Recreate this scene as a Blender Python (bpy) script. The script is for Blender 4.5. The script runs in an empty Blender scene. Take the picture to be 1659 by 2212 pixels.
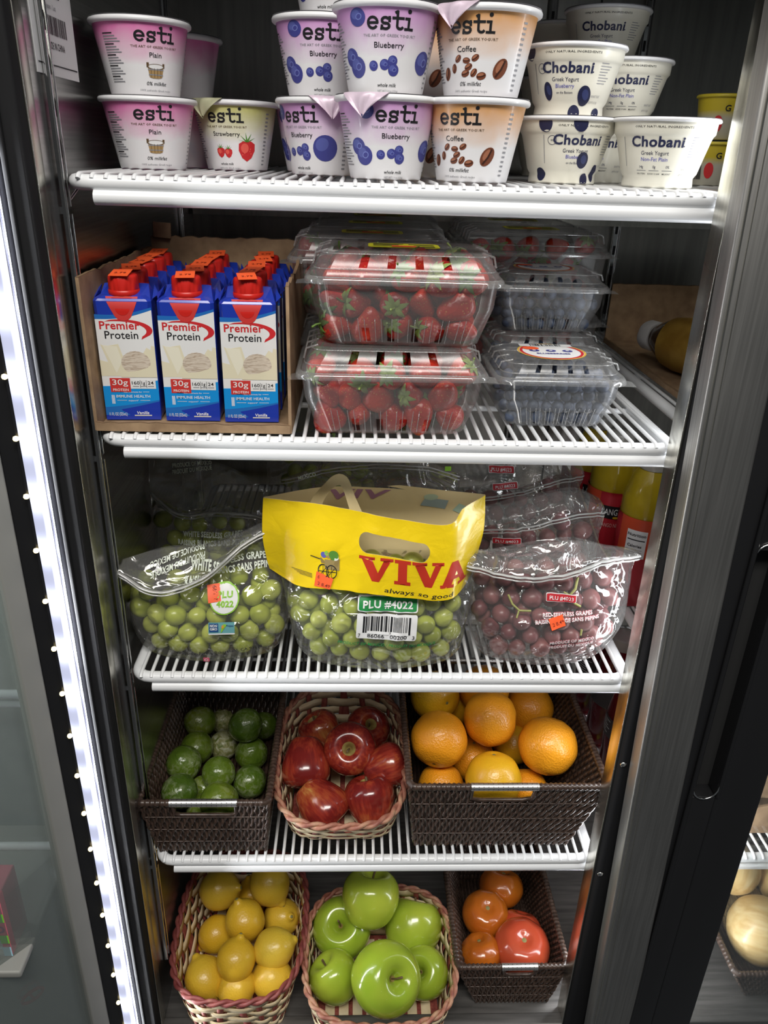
import bpy, bmesh, math, random
from mathutils import Vector, Matrix, noise
from mathutils.geometry import tessellate_polygon

# ------------------------------------------------------------------ camera, world, light, exposure
S = bpy.context.scene
col = S.collection
PI = math.pi
S.view_settings.view_transform = 'Standard'
S.view_settings.look = 'None'
S.view_settings.gamma = 1.0
S.view_settings.use_curve_mapping = False
S.view_settings.exposure = 0.0
S.cycles.max_bounces = 10
S.cycles.transparent_max_bounces = 48
S.cycles.sample_clamp_indirect = 4.0
S.cycles.caustics_reflective = False
S.cycles.caustics_refractive = False
S.cycles.use_denoising = True

yaw, pitch, roll = 0.0458142, 0.4355447, 0.0330708
fw = Vector((math.sin(yaw)*math.cos(pitch), math.cos(yaw)*math.cos(pitch), -math.sin(pitch)))
rt = Vector((math.cos(yaw), -math.sin(yaw), 0)); up = rt.cross(fw)
r2 = math.cos(roll)*rt + math.sin(roll)*up
u2 = -math.sin(roll)*rt + math.cos(roll)*up
cd = bpy.data.cameras.new('camera'); cam = bpy.data.objects.new('camera', cd); col.objects.link(cam)
M4 = Matrix.Identity(4)
for i in range(3):
    M4[i][0] = r2[i]; M4[i][1] = u2[i]; M4[i][2] = -fw[i]
M4.translation = Vector((-0.043727, -0.721403, 0.034786))
cam.matrix_world = M4
cd.sensor_fit = 'VERTICAL'; cd.sensor_height = 36.0; cd.lens = 1661/2212*36.0
cd.clip_start = 0.01; cd.clip_end = 50
S.camera = cam

w = bpy.data.worlds.new('world'); S.world = w; w.use_nodes = True
w.node_tree.nodes['Background'].inputs[0].default_value = (0.9, 0.95, 1.0, 1)
w.node_tree.nodes['Background'].inputs[1].default_value = WORLD_STR = 0.06

def area(name, loc, target, sx, sy, power, color=(1, 1, 1)):
    l = bpy.data.lights.new(name, 'AREA'); l.shape = 'RECTANGLE'; l.size = sx; l.size_y = sy
    l.energy = power; l.color = color
    o = bpy.data.objects.new(name, l); col.objects.link(o)
    o.location = loc
    o.rotation_euler = (Vector(target)-Vector(loc)).to_track_quat('-Z', 'Y').to_euler()
    return o
# shop ceiling panels over the aisle, outside the open cabinet
area('aisle_ceiling_light', (0.1, -1.35, 1.5), (0, 0.1, -0.45), 1.3, 0.5, 42, (1.0, 0.97, 0.92))
area('aisle_ceiling_light', (-0.9, -1.6, 1.5), (-0.1, 0.1, -0.5), 0.9, 0.4, 12, (1.0, 0.98, 0.95))
# LED tubes on the two jambs and in the bay, plus one added fill
LED_POWER = 3.3
area('bay_led_light', (.425, -.010, -.88), (.62, .16, -.88), .02, .42, 1.7, (.97, .97, 1.0))
area('left_glass_fill_light', (-.98, .0, -.40), (-.55, .115, -.75), .05, .8, 2.0, (.92, .98, 1.0))  # added fill, out of view, to brighten what lies behind the left glass
led_r = area('jamb_led_light', (0.297, 0.012, -0.42), (-0.1, 0.12, -0.42), 0.02, 1.35, 1.3, (0.93, 0.96, 1.0))

# ------------------------------------------------------------------ materials
def mat(name, color=(.8, .8, .8), rough=.5, metal=0.0, spec=.5, coat=0.0, emit=None, estr=0.0, sss=0.0):
    m = bpy.data.materials.new(name); m.use_nodes = True
    b = m.node_tree.nodes['Principled BSDF']
    b.inputs['Base Color'].default_value = (*color, 1); b.inputs['Roughness'].default_value = rough
    b.inputs['Metallic'].default_value = metal; b.inputs['Specular IOR Level'].default_value = spec
    b.inputs['Coat Weight'].default_value = coat; b.inputs['Coat Roughness'].default_value = .08
    if emit:
        b.inputs['Emission Color'].default_value = (*emit, 1); b.inputs['Emission Strength'].default_value = estr
    if sss:
        b.inputs['Subsurface Weight'].default_value = sss; b.inputs['Subsurface Radius'].default_value = (.01, .008, .004)
        b.inputs['Subsurface Scale'].default_value = .4
    return m
class N:
    def __init__(s, m): s.t = m.node_tree; s.b = s.t.nodes.get('Principled BSDF'); s.out = s.t.nodes['Material Output']
    def n(s, typ, **kw):
        x = s.t.nodes.new('ShaderNode'+typ)
        for k, v in kw.items():
            if k.startswith('i_'): x.inputs[int(k[2:]) if k[2:].isdigit() else k[2:].replace('_', ' ')].default_value = v
            else: setattr(x, k, v)
        return x
    def l(s, a, b): s.t.links.new(a, b)
    def obj(s, scale=(1, 1, 1)):
        c = s.n('TexCoord'); mp = s.n('Mapping'); s.l(c.outputs['Object'], mp.inputs[0]); mp.inputs['Scale'].default_value = scale
        return mp.outputs[0]
    def noise(s, vec, scale, detail=3, dist=0.0, rough=.5):
        x = s.n('TexNoise'); s.l(vec, x.inputs['Vector']); x.inputs['Scale'].default_value = scale
        x.inputs['Detail'].default_value = detail; x.inputs['Distortion'].default_value = dist; x.inputs['Roughness'].default_value = rough
        return x.outputs[0]
    def ramp(s, fac, stops, interp='LINEAR'):
        r = s.n('ValToRGB'); s.l(fac, r.inputs[0]); cr = r.color_ramp; cr.interpolation = interp
        while len(cr.elements) < len(stops): cr.elements.new(.5)
        for e, (p, c) in zip(cr.elements, stops): e.position = p; e.color = (*c, 1) if len(c) == 3 else c
        return r.outputs[0]
    def bump(s, h, strength=.3, dist=.001, target=None):
        x = s.n('Bump'); s.l(h, x.inputs['Height']); x.inputs['Strength'].default_value = strength; x.inputs['Distance'].default_value = dist
        s.l(x.outputs[0], (target or s.b).inputs['Normal']); return x
    def math(s, op, a, b=None, c=None):
        x = s.n('Math', operation=op)
        for i, v in enumerate((a, b, c)):
            if v is None: continue
            if isinstance(v, (int, float)): x.inputs[i].default_value = v
            else: s.l(v, x.inputs[i])
        return x.outputs[0]
    def mix(s, f, a, b, blend='MIX'):
        x = s.n('Mix', data_type='RGBA', blend_type=blend)
        for i, v in ((0, f), (6, a), (7, b)):
            if isinstance(v, (int, float)): x.inputs[i].default_value = v
            elif isinstance(v, tuple): x.inputs[i].default_value = (*v, 1)
            else: s.l(v, x.inputs[i])
        return x.outputs[2]
    def rnd(s): return s.n('ObjectInfo').outputs['Random']
    def base(s, c): s.l(c, s.b.inputs['Base Color'])
    def roughl(s, c): s.l(c, s.b.inputs['Roughness'])

def steel(name, c, rough, sc=(2, 2, 120), bs=.15):
    m = mat(name, c, rough, 1.0); k = N(m); v = k.obj(sc); f = k.noise(v, 3, 4)
    k.base(k.ramp(f, [(.3, tuple(x*.82 for x in c)), (.7, tuple(min(1, x*1.12) for x in c))]))
    g = k.noise(k.obj((1, 1, 1)), 5, 2)
    k.roughl(k.math('MULTIPLY_ADD', g, .16, rough-.06)); k.bump(f, bs, .0004)
    return m
STEEL = steel('stainless_steel', (.46, .45, .44), .22)
STEEL_BACK = steel('dull_stainless', (.40, .39, .36), .34, (30, 2, 2), .05)
STEEL_BRIGHT = steel('bright_stainless', (.66, .64, .57), .24, (60, 60, 2))
STEEL_DOOR = steel('scuffed_stainless', (.44, .43, .41), .46, (150, 150, 3), .25)
HANDLE = mat('satin_handle_metal', (.82, .81, .79), .38, 1.0)
CHROME = mat('chrome', (.75, .75, .74), .12, 1.0)
ALU = mat('grey_aluminium', (.31, .31, .285), .55, .1)
BLACK = mat('black_plastic', (.012, .012, .013), .32)
GASKET = mat('black_rubber', (.010, .010, .011), .8, spec=.2)
DARK = mat('dark_paint', (.02, .02, .02), .6)
WHITE = mat('white_epoxy', (.86, .87, .88), .33, coat=.25)
DECK = mat('grey_deck', (.16, .155, .145), .42, .55)
k = N(DECK); f = k.noise(k.obj((3, 40, 3)), 4, 4); k.base(k.ramp(f, [(.3, (.11, .105, .10)), (.7, (.21, .2, .19))]))

def film(name, tint=(1, 1, 1), gloss=.10, haze=.03, rough=.06, bscale=45, bstr=.5, fres=1.0, bd=.002, hcol=(.9, .9, .88)):
    m = bpy.data.materials.new(name); m.use_nodes = True; k = N(m); k.t.nodes.remove(k.b)
    tr = k.n('BsdfTransparent'); tr.inputs[0].default_value = (*tint, 1)
    gl = k.n('BsdfAnisotropic'); gl.inputs['Roughness'].default_value = rough
    df = k.n('BsdfDiffuse'); df.inputs[0].default_value = (*hcol, 1)
    lw = k.n('LayerWeight'); lw.inputs['Blend'].default_value = .25
    fac = k.math('MULTIPLY_ADD', lw.outputs['Fresnel'], fres*.55, gloss)
    if bstr:
        v = k.obj(); h = k.noise(v, bscale, 1.5, 2.0)
        for t in (gl, lw): k.bump(h, bstr, bd, t)
    m1 = k.n('MixShader'); m1.inputs[0].default_value = haze; k.l(tr.outputs[0], m1.inputs[1]); k.l(df.outputs[0], m1.inputs[2])
    m2 = k.n('MixShader'); k.l(fac, m2.inputs[0]); k.l(m1.outputs[0], m2.inputs[1]); k.l(gl.outputs[0], m2.inputs[2])
    k.l(m2.outputs[0], k.out.inputs[0]); return m
FILM = film('clear_film', (.98, .98, .97), .065, .055, .05, 20, .85, .9, .012)
ZIP = film('zip_plastic', (.85, .86, .84), .12, .42, .15, 50, .2)
CLAM = film('clear_clamshell', (.95, .95, .95), .05, .085, .26, 20, .2, .8)
CLAMRIM = film('clear_clamshell_rim', (.86, .86, .86), .12, .16, .12, 20, .1, .9)
GLASS = film('door_glass', (.95, .97, .96), .04, .02, .02, 3, 0, .8)
GLASSL = film('hazy_door_glass', (.88, .92, .90), .12, .13, .03, 3, 0, 1.0, hcol=(.72, .80, .76))
CAPPL = film('translucent_cap', (.75, .75, .72), .12, .45, .2, 30, .1)

def flat(name, c, rough=.45, coat=0.0): return mat(name, c, rough, coat=coat)
INK = flat('black_ink', (.012, .012, .014)); NAVY = flat('navy_ink', (.018, .022, .07)); GREY = flat('grey_ink', (.28, .28, .30))
PW = flat('print_white', (.86, .86, .85)); ORANGE_ST = flat('orange_sticker', (1.0, .13, .03), .5); STX = flat('sticker_ink', (.22, .02, .01))
BLUEB = flat('print_blueberry', (.055, .06, .28)); BLUEL = flat('print_blueberry_light', (.20, .24, .58)); BLUED = flat('print_blueberry_dark', (.010, .012, .05)); BLUEM = flat('print_blueberry_mid', (.03, .04, .13))
BEAN = flat('print_bean', (.18, .055, .025)); BEAND = flat('print_bean_dark', (.05, .015, .008)); BEANL = flat('print_bean_light', (.38, .15, .08))
RED = flat('print_red', (.62, .025, .03)); REDL = flat('print_red_light', (.85, .12, .09)); GREENP = flat('print_green', (.10, .28, .04))
TANP = flat('print_tan', (.42, .27, .11)); TAND = flat('print_tan_dark', (.12, .07, .03)); VIOL = flat('print_violet', (.12, .12, .45))
PBLUE = flat('carton_blue', (.015, .045, .42), .25, .3); PCYAN = flat('carton_cyan', (.01, .30, .76), .25, .3); PMID = flat('carton_mid_blue', (.02, .16, .52), .25, .3)
PWH = flat('carton_white', (.84, .84, .83), .3, .2); CREAM = flat('print_cream', (.80, .74, .54)); CREAM2 = flat('print_cream_light', (.86, .82, .66))
SCOOP = mat('print_scoop', (.66, .56, .44), .5); k = N(SCOOP); f = k.noise(k.obj((80, 80, 420)), 1.2, 2, 1.0); k.base(k.ramp(f, [(.38, (.46, .36, .27)), (.55, (.70, .61, .50))]))
CAPRED = flat('red_plastic', (.62, .018, .012), .35); CARTRED = flat('carton_red', (.62, .035, .03), .6)
CARD = mat('cardboard', (.36, .235, .13), .8); k = N(CARD); f = k.noise(k.obj((1, 1, 1)), 60, 4); k.base(k.ramp(f, [(.3, (.27, .17, .095)), (.7, (.42, .28, .16))]))
CARDD = mat('cardboard_core', (.24, .15, .08), .9)
YEL = mat('yellow_print_film', (.93, .66, .01), .25, coat=.4); k = N(YEL); k.bump(k.noise(k.obj((1, 1, 1.5)), 40, 3, 1.0), .35, .003)
CREAMF = mat('cream_film', (.76, .62, .34), .4); k = N(CREAMF); k.bump(k.noise(k.obj(), 50, 2, .6), .3, .002)
VIVR = flat('brick_red_ink', (.55, .035, .015)); GREENL = flat('label_green', (.015, .26, .06)); MAUVE = flat('mauve_ink', (.38, .19, .28))
PLURED = flat('label_red', (.52, .02, .03)); LTEXT = flat('pale_text', (.80, .86, .74)); LIME_INK = flat('lime_ink', (.30, .62, .05))
PINKB = flat('pink_carton', (.85, .18, .25)); GRNB = flat('green_band', (.25, .75, .08)); CYB = flat('pale_blue_band', (.45, .75, .90))

# ------------------------------------------------------------------ mesh builder
class MB:
    def __init__(s): s.v = []; s.f = []; s.m = []; s.s = []; s.mats = []
    def mi(s, m):
        if m not in s.mats: s.mats.append(m)
        return s.mats.index(m)
    def add(s, vs, fs, m, smooth=True, xf=None):
        o = len(s.v); i = s.mi(m)
        s.v += [tuple(xf @ Vector(p)) if xf else tuple(p) for p in vs]
        for f in fs: s.f.append([o+j for j in f]); s.m.append(i); s.s.append(smooth)
    def box(s, x0, x1, y0, y1, z0, z1, m, b=0.0, xf=None):
        if b <= 0:
            vs = [(x, y, z) for z in (z0, z1) for y in (y0, y1) for x in (x0, x1)]
            s.add(vs, [(0, 2, 3, 1), (4, 5, 7, 6), (0, 1, 5, 4), (2, 6, 7, 3), (0, 4, 6, 2), (1, 3, 7, 5)], m, False, xf)
        else:
            bm = bmesh.new(); bmesh.ops.create_cube(bm, size=1)
            for v in bm.verts: v.co = Vector(((x0+x1)/2+v.co.x*(x1-x0), (y0+y1)/2+v.co.y*(y1-y0), (z0+z1)/2+v.co.z*(z1-z0)))
            bmesh.ops.bevel(bm, geom=bm.edges[:], offset=b, segments=2, affect='EDGES', profile=.6)
            s.addbm(bm, m, True, xf)
    def addbm(s, bm, m, smooth=True, xf=None):
        bm.verts.index_update()
        s.add([v.co for v in bm.verts], [[v.index for v in f.verts] for f in bm.faces], m, smooth, xf); bm.free()
    def loft(s, rings, m, closed=True, cap0=True, cap1=True, smooth=True, xf=None, skip=None):
        n = len(rings[0]); vs = [p for r in rings for p in r]; fs = []
        for j in range(len(rings)-1):
            for i in range(n if closed else n-1):
                if skip and skip(j, i): continue
                a = j*n+i; b = j*n+(i+1) % n; fs.append((a, b, b+n, a+n))
        s.add(vs, fs, m, smooth, xf)
        if cap0: s.add(rings[0], [list(range(n))[::-1]], m, False, xf)
        if cap1: s.add(rings[-1], [list(range(n))], m, False, xf)
    def lathe(s, prof, m, n=40, xf=None, wob=None, cap=True):
        rings = []
        for r, z in prof:
            rings.append([((r*(wob(2*PI*i/n, z) if wob else 1))*math.cos(2*PI*i/n), (r*(wob(2*PI*i/n, z) if wob else 1))*math.sin(2*PI*i/n), z) for i in range(n)])
        s.loft(rings, m, True, cap, cap, True, xf)
    def tube(s, path, r, m, n=8, closed=False, xf=None, flat=1.0, cap=True):
        P = [Vector(p) for p in path]; K = len(P); rings = []; prev = None
        for i in range(K):
            a = P[(i-1) % K] if closed or i else P[0]; b = P[(i+1) % K] if closed or i < K-1 else P[-1]
            t = (b-a).normalized()
            if prev is None:
                ref = Vector((0, 0, 1)) if abs(t.z) < .9 else Vector((0, 1, 0)); x = t.cross(ref).normalized()
            else:
                x = (prev - t*prev.dot(t)).normalized()
            prev = x; y = t.cross(x); rr = r(i/(K-1)) if callable(r) else r
            rings.append([P[i]+x*(rr*math.cos(2*PI*q/n))+y*(rr*flat*math.sin(2*PI*q/n)) for q in range(n)])
        if closed: rings.append(rings[0])
        s.loft(rings, m, True, cap and not closed, cap and not closed, True, xf)
    def decal(s, geo, m, fn, eps=.0003, step=.004, vstep=0):
        pts, fs = geo
        bm = bmesh.new(); V = [bm.verts.new((p[0], p[1], 0)) for p in pts]
        for f in fs:
            try: bm.faces.new([V[i] for i in f])
            except ValueError: pass
        for ax, st in ((0, step), (1, vstep)):
            if not st or not pts: continue
            lo = min(p[ax] for p in pts); hi = max(p[ax] for p in pts)
            q = math.floor(lo/st)+1
            while q*st < hi:
                co = [0, 0, 0]; no = [0, 0, 0]; co[ax] = q*st; no[ax] = 1
                bmesh.ops.bisect_plane(bm, geom=bm.verts[:]+bm.edges[:]+bm.faces[:], dist=1e-6, plane_co=co, plane_no=no); q += 1
        bm.verts.index_update()
        s.add([fn(v.co.x, v.co.y, eps) for v in bm.verts], [[v.index for v in f.verts] for f in bm.faces], m, True); bm.free()
    def build(s, name, parent=None, loc=None, rot=None):
        me = bpy.data.meshes.new(name); me.from_pydata([tuple(p) for p in s.v], [], s.f)
        for m in s.mats: me.materials.append(m)
        me.polygons.foreach_set('material_index', s.m); me.polygons.foreach_set('use_smooth', s.s); me.update()
        o = bpy.data.objects.new(name, me); col.objects.link(o)
        if parent: o.parent = parent
        if loc is not None: o.location = loc
        if rot is not None: o.rotation_mode = 'QUATERNION'; o.rotation_quaternion = rot
        return o
def tag(o, label, cat, group=None, kind=None):
    o['label'] = label; o['category'] = cat
    if group: o['group'] = group
    if kind: o['kind'] = kind
    return o
def thing(name, label, cat, loc=(0, 0, 0), group=None, rz=0):
    o = bpy.data.objects.new(name, None); o.empty_display_size = .02; col.objects.link(o); o.location = loc; o.rotation_euler = (0, 0, rz)
    return tag(o, label, cat, group)
def struct(o): o['kind'] = 'structure'; return o
def dup(root, loc=None, label=None, group=None, rot=None, scale=None):
    def cp(o, par):
        c = o.copy(); col.objects.link(c); c.parent = par
        for ch in o.children: cp(ch, c)
        return c
    r = cp(root, None)
    if loc is not None: r.location = loc
    if label: r['label'] = label
    if group: r['group'] = group
    if rot is not None:
        if hasattr(rot, 'w'): r.rotation_mode = 'QUATERNION'; r.rotation_quaternion = rot
        else: r.rotation_euler = (0, 0, rot)
    if scale is not None: r.scale = (scale,)*3 if isinstance(scale, (int, float)) else scale
    return r
def aim(axis, spin=0.0):
    return Vector((0, 0, 1)).rotation_difference(Vector(axis).normalized()) @ Matrix.Rotation(spin, 3, 'Z').to_quaternion()

# ------------------------------------------------------------------ flat shapes and lettering
def poly(pts, holes=()):
    loops = [[Vector((p[0], p[1], 0)) for p in pts]]+[[Vector((p[0], p[1], 0)) for p in h] for h in holes]
    tri = tessellate_polygon(loops); allp = [(p.x, p.y) for L in loops for p in L]
    return allp, [list(t) for t in tri]
def rect(x0, x1, y0, y1): return [(x0, y0), (x1, y0), (x1, y1), (x0, y1)], [(0, 1, 2, 3)]
def ell(cx, cy, a, b, rot=0, n=20):
    c, s_ = math.cos(rot), math.sin(rot)
    return [(cx+a*math.cos(2*PI*i/n)*c-b*math.sin(2*PI*i/n)*s_, cy+a*math.cos(2*PI*i/n)*s_+b*math.sin(2*PI*i/n)*c) for i in range(n)], [list(range(n))]
def ringg(cx, cy, ro, ri, n=28):
    p = [(cx+r*math.cos(2*PI*i/n), cy+r*math.sin(2*PI*i/n)) for r in (ro, ri) for i in range(n)]
    return p, [(i, (i+1) % n, n+(i+1) % n, n+i) for i in range(n)]
def rrect(x0, x1, y0, y1, r, n=4):
    P = []
    for cx, cy, a in ((x1-r, y1-r, 0), (x0+r, y1-r, PI/2), (x0+r, y0+r, PI), (x1-r, y0+r, 1.5*PI)):
        P += [(cx+r*math.cos(a+PI/2*i/n), cy+r*math.sin(a+PI/2*i/n)) for i in range(n+1)]
    return P, [list(range(len(P)))]
_tc = {}
def glyphs(s, bold=0.0, shear=0.0, res=3):
    key = (s, bold, shear, res)
    if key not in _tc:
        c = bpy.data.curves.new('lettering', 'FONT'); c.body = s; c.size = 1; c.offset = bold; c.shear = shear; c.resolution_u = res; c.fill_mode = 'BOTH'
        if bold: c.space_character = 1+bold*2.2
        o = bpy.data.objects.new('lettering', c); me = o.to_mesh()
        P = [(v.co.x, v.co.y) for v in me.vertices]; F = [tuple(p.vertices) for p in me.polygons]
        o.to_mesh_clear(); bpy.data.objects.remove(o); bpy.data.curves.remove(c)
        if not P: P = [(0, 0)]
        x0 = min(p[0] for p in P); x1 = max(p[0] for p in P)
        _tc[key] = ([(p[0]-(x0+x1)/2, p[1]) for p in P], F, x1-x0)
    return _tc[key]
def txt(s, cx, cy, h, w=None, bold=0.0, shear=0.0, res=3, rot=0.0, flipx=False):
    # h: capital height, w: total width (optional), cx, cy: middle of the line
    P, F, W = glyphs(s, bold, shear, res)
    sy = h/.73; sx = (w/W if w and W else sy)*(-1 if flipx else 1); c, s_ = math.cos(rot), math.sin(rot); out = []
    for x, y in P:
        a, b = x*sx, y*sy-h/2; out.append((cx+a*c-b*s_, cy+a*s_+b*c))
    return out, F
def strokes(paths, wd):
    # polylines with a pen width -> quads
    P = []; F = []
    for path in paths:
        for (x0, y0), (x1, y1) in zip(path[:-1], path[1:]):
            d = math.hypot(x1-x0, y1-y0) or 1e-6; nx, ny = -(y1-y0)/d*wd/2, (x1-x0)/d*wd/2; ex, ey = (x1-x0)/d*wd*.3, (y1-y0)/d*wd*.3
            o = len(P); P += [(x0+nx-ex, y0+ny-ey), (x0-nx-ex, y0-ny-ey), (x1-nx+ex, y1-ny+ey), (x1+nx+ex, y1+ny+ey)]; F.append((o, o+1, o+2, o+3))
    return P, F
def arc(cx, cy, rx, ry, a0, a1, n=12): return [(cx+rx*math.cos(math.radians(a0+(a1-a0)*i/n)), cy+ry*math.sin(math.radians(a0+(a1-a0)*i/n))) for i in range(n+1)]
def xform(geo, sx=1, sy=1, dx=0, dy=0, rot=0):
    c, s_ = math.cos(rot), math.sin(rot)
    return [(p[0]*sx*c-p[1]*sy*s_+dx, p[0]*sx*s_+p[1]*sy*c+dy) for p in geo[0]], geo[1]
def merge(*gs):
    P = []; F = []
    for g in gs:
        o = len(P); P += g[0]; F += [[o+i for i in f] for f in g[1]]
    return P, F
def slab_esti(cx, cy, w):
    # rounded slab-serif word mark drawn with pen strokes; unit box about 4.1 x 1.75
    W = .2; e = [[(.12, .52)]+arc(.5, .5, .40, .42, 0, 310, 16)[0:]]
    e = [[(.14, .5), (.88, .5)], arc(.5, .5, .38, .42, 0, 318, 18)]
    s_ = [[(1.86, .80), (1.8, .86)]+arc(1.5, .68, .26, .22, 45, 270, 10)+arc(1.52, .26, .30, .22, 90, -160, 10), [(1.2, .02), (1.24, .30)], [(1.83, .62), (1.83, .94)]]
    t = [[(2.45, 1.38), (2.45, .3)]+arc(2.69, .3, .24, .22, 180, 330, 8), [(2.1, .88), (2.95, .88)], [(2.30, 1.30), (2.45, 1.38)]]
    i = [[(3.4, .9), (3.4, .08)], [(3.12, .88), (3.45, .88)], [(3.1, .08), (3.75, .08)]]
    g = merge(strokes(e+s_+t+i, W), ell(3.4, 1.42, .16, .16))
    k = w/3.75; return xform(g, k, k, cx-w/2, cy-.8*k)
def barcode(x0, x1, y0, y1, seed=1, n=40):
    r = random.Random(seed); x = x0; gs = []; u = (x1-x0)/(n*2.2)
    while x < x1-u:
        a = u*r.choice((1, 1, 1, 2, 3)); gs.append(rect(x, min(x1, x+a), y0, y1)); x += a+u*r.choice((1, 1, 2))
    return merge(*gs)
# ------------------------------------------------------------------ cabinet shell
Z1, Z2, Z3, Z4 = 0.014, -0.2208, -0.5079, -0.8024     # top faces of the four wire shelves
ZF = -1.11                                             # deck of the cabinet
def sbox(name, args, m, b=0.0):
    g = MB(); g.box(*args, m, b); return struct(g.build(name))
sbox('wall_back', (-.34, 1.35, .60, .62, -1.2, .33), STEEL_BACK)
sbox('wall_left', (-.335, -.3042, -.014, .62, -1.2, .33), STEEL)
sbox('wall_right', (1.33, 1.35, -.03, .60, -1.2, .33), STEEL)
sbox('ceiling', (-.34, 1.35, -.03, .62, .30, .32), DARK)
g = MB(); g.box(-.34, 1.35, -.028, .60, -1.16, ZF, DECK); g.box(-.31, .9, -.032, -.014, ZF-.05, ZF+.006, DECK, .002)
struct(g.build('floor'))
sbox('trim_1', (-.30, 1.35, .583, .599, -.06, -.03), STEEL_BRIGHT)          # ledge along the back wall
g = MB()
for x in (-.10, .31, .62): g.box(x-.0012, x+.0012, .597, .5995, -1.1, .30, DARK)
struct(g.build('trim_2'))
# left jamb: gasket, bright reflector and the black post behind the light
g = MB(); g.box(-.3235, -.3050, -.046, -.016, -1.2, .33, GASKET, .003); g.box(-.3225, -.3185, -.050, -.040, -1.2, .33, GASKET, .001)
struct(g.build('trim_3'))
g = MB(); g.box(-.3052, -.3035, -.030, -.012, -1.2, .33, STEEL_BRIGHT, .0006); struct(g.build('trim_4'))
sbox('trim_5', (-.380, -.3240, -.036, -.012, -1.2, .33), BLACK)
# right mullion: polished return, gasket
g = MB(); g.box(.2722, .2738, -.0315, -.0025, -1.2, .33, STEEL_BRIGHT, .0004); g.box(.2708, .2738, -.0325, -.0305, -1.2, .33, STEEL_BRIGHT, .0006)
struct(g.build('trim_6'))
g = MB(); g.box(.2737, .300, -.044, -.026, -1.2, .33, GASKET, .004); struct(g.build('trim_7'))
g = MB()
for z in (-.137, -.60, -.78): g.lathe([(.001, 0), (.004, .0005), (.0036, .002), (.001, .003)], CHROME, 14, Matrix.Translation((.2755, -.044, z)) @ Matrix.Rotation(PI/2, 4, 'X'))
struct(g.build('trim_8'))

# ------------------------------------------------------------------ LED strip on the left jamb
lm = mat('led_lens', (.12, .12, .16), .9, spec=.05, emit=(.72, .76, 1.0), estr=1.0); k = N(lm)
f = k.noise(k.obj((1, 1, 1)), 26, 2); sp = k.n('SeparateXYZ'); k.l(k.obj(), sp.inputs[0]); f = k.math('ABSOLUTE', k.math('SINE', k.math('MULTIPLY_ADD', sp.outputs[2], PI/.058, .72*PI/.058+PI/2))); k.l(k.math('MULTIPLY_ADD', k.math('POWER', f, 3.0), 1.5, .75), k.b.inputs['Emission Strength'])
chipm = mat('led_chip', (1, .9, .6), .3, emit=(1.0, .80, .36), estr=3.2)
led = thing('led_glow_line', 'long glowing white LED strip running down the left door jamb', 'light', (-.3440, -.040, -.42))
g = MB(); n = 9
g.loft([[(-.0078*math.cos(PI*i/(n-1))+.001, -.0070*math.sin(PI*i/(n-1)), z) for i in range(n)] for z in [-.76+1.46*j/60 for j in range(61)]], lm, False, False, False)
g.build('lens', led)
g = MB()
g.loft([[(.0095, -.0005, z), (.0125, -.005, z), (.0140, -.0068, z), (.0165, -.005, z), (.0180, .001, z)] for z in (-.78, .72)], mat('dark_reflector', (.22, .22, .25), .22, 1.0), False, False, False)
g.build('reflector', led)
g = MB(); g.box(-.0105, .009, .0005, .004, -.78, .72, BLACK); g.build('backing', led)
cb = MB(); cb.lathe([(.0005, -.0026), (.0022, -.0018), (.0028, 0), (.0022, .0018), (.0005, .0026)], chipm, 10)
c0 = None
for i in range(24):
    z = -.72+i*.058
    if c0 is None: c0 = cb.build('led_chip', led, (-.0088, -.0035, z))
    else:
        c = c0.copy(); col.objects.link(c); c.location = (-.0088, -.0035, z)
for z in (-.55, -.18, .2):
    area('jamb_led_light', (-.3330, -.054, z-.42), (.0, .220, z-.42), .007, .5, LED_POWER/3, (.93, .96, 1.0))

# ------------------------------------------------------------------ left glass door, swung open towards the shopper
door = bpy.data.objects.new('door_1', None); col.objects.link(door); struct(door)
door.location = (-.3800, -.030, -.40); door.rotation_euler = (0, 0, math.radians(180+47))
g = MB()
for (x0, x1, z0, z1) in ((0, .022, -.85, .75), (.52, .56, -.85, .75)): g.box(x0, x1, -.011, .011, z0, z1, ALU, .002)
for (z0, z1) in ((-.85, -.80), (.71, .75)): g.box(.022, .52, -.011, .011, z0, z1, ALU, .002)
g.box(.0095, .0105, -.0122, -.011, -.85, .75, flat('frame_seam', (.24, .24, .22)))
g.build('door_frame', door)
g = MB(); g.box(.020, .525, -.003, .003, -.81, .72, GLASSL); g.build('glass_pane', door)
# things of the shop seen through that pane, plus an added LED reflection
wl = mat('grey_green_wall', (.20, .215, .20), .7); k = N(wl); f = k.noise(k.obj(), 6, 4); k.base(k.ramp(f, [(.35, (.30, .33, .32)), (.65, (.52, .54, .50))]))
g = MB(); g.box(-1.6, -.42, .12, .15, -1.5, .6, wl); struct(g.build('wall_aisle'))
g = MB(); x0, x1, y0, y1 = -.62, -.440, -.10, -.055
g.box(x0, x1, y0, y1, -.845, -.745, PINKB, .002)
ct = g.build('drink_carton'); tag(ct, 'pink and green carton of drinks behind the glass at lower left', 'carton')
g = MB(); fm = lambda u, v, e: (x1+e-u, y0-e, -.845+v) 
fmap = lambda u, v, e: (x1-.10+u, y0-e-.0004, -.845+v)
g.decal(rect(.0, .1, .058, .072), GRNB, fmap); g.decal(rect(0, .1, .022, .036), GRNB, fmap); g.decal(rect(0, .1, 0, .016), CYB, fmap)
g.decal(txt('NTO', .08, .047, .012, .036, .03), flat('mauve_text', (.35, .10, .25)), fmap, .0006)
g.decal(strokes([[(.07, .107), (.078, .098), (.074, .093), (.084, .084), (.081, .080), (.09, .074)]], .004), flat('pale_pink_mark', (.85, .62, .7)), fmap, .0006)
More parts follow.
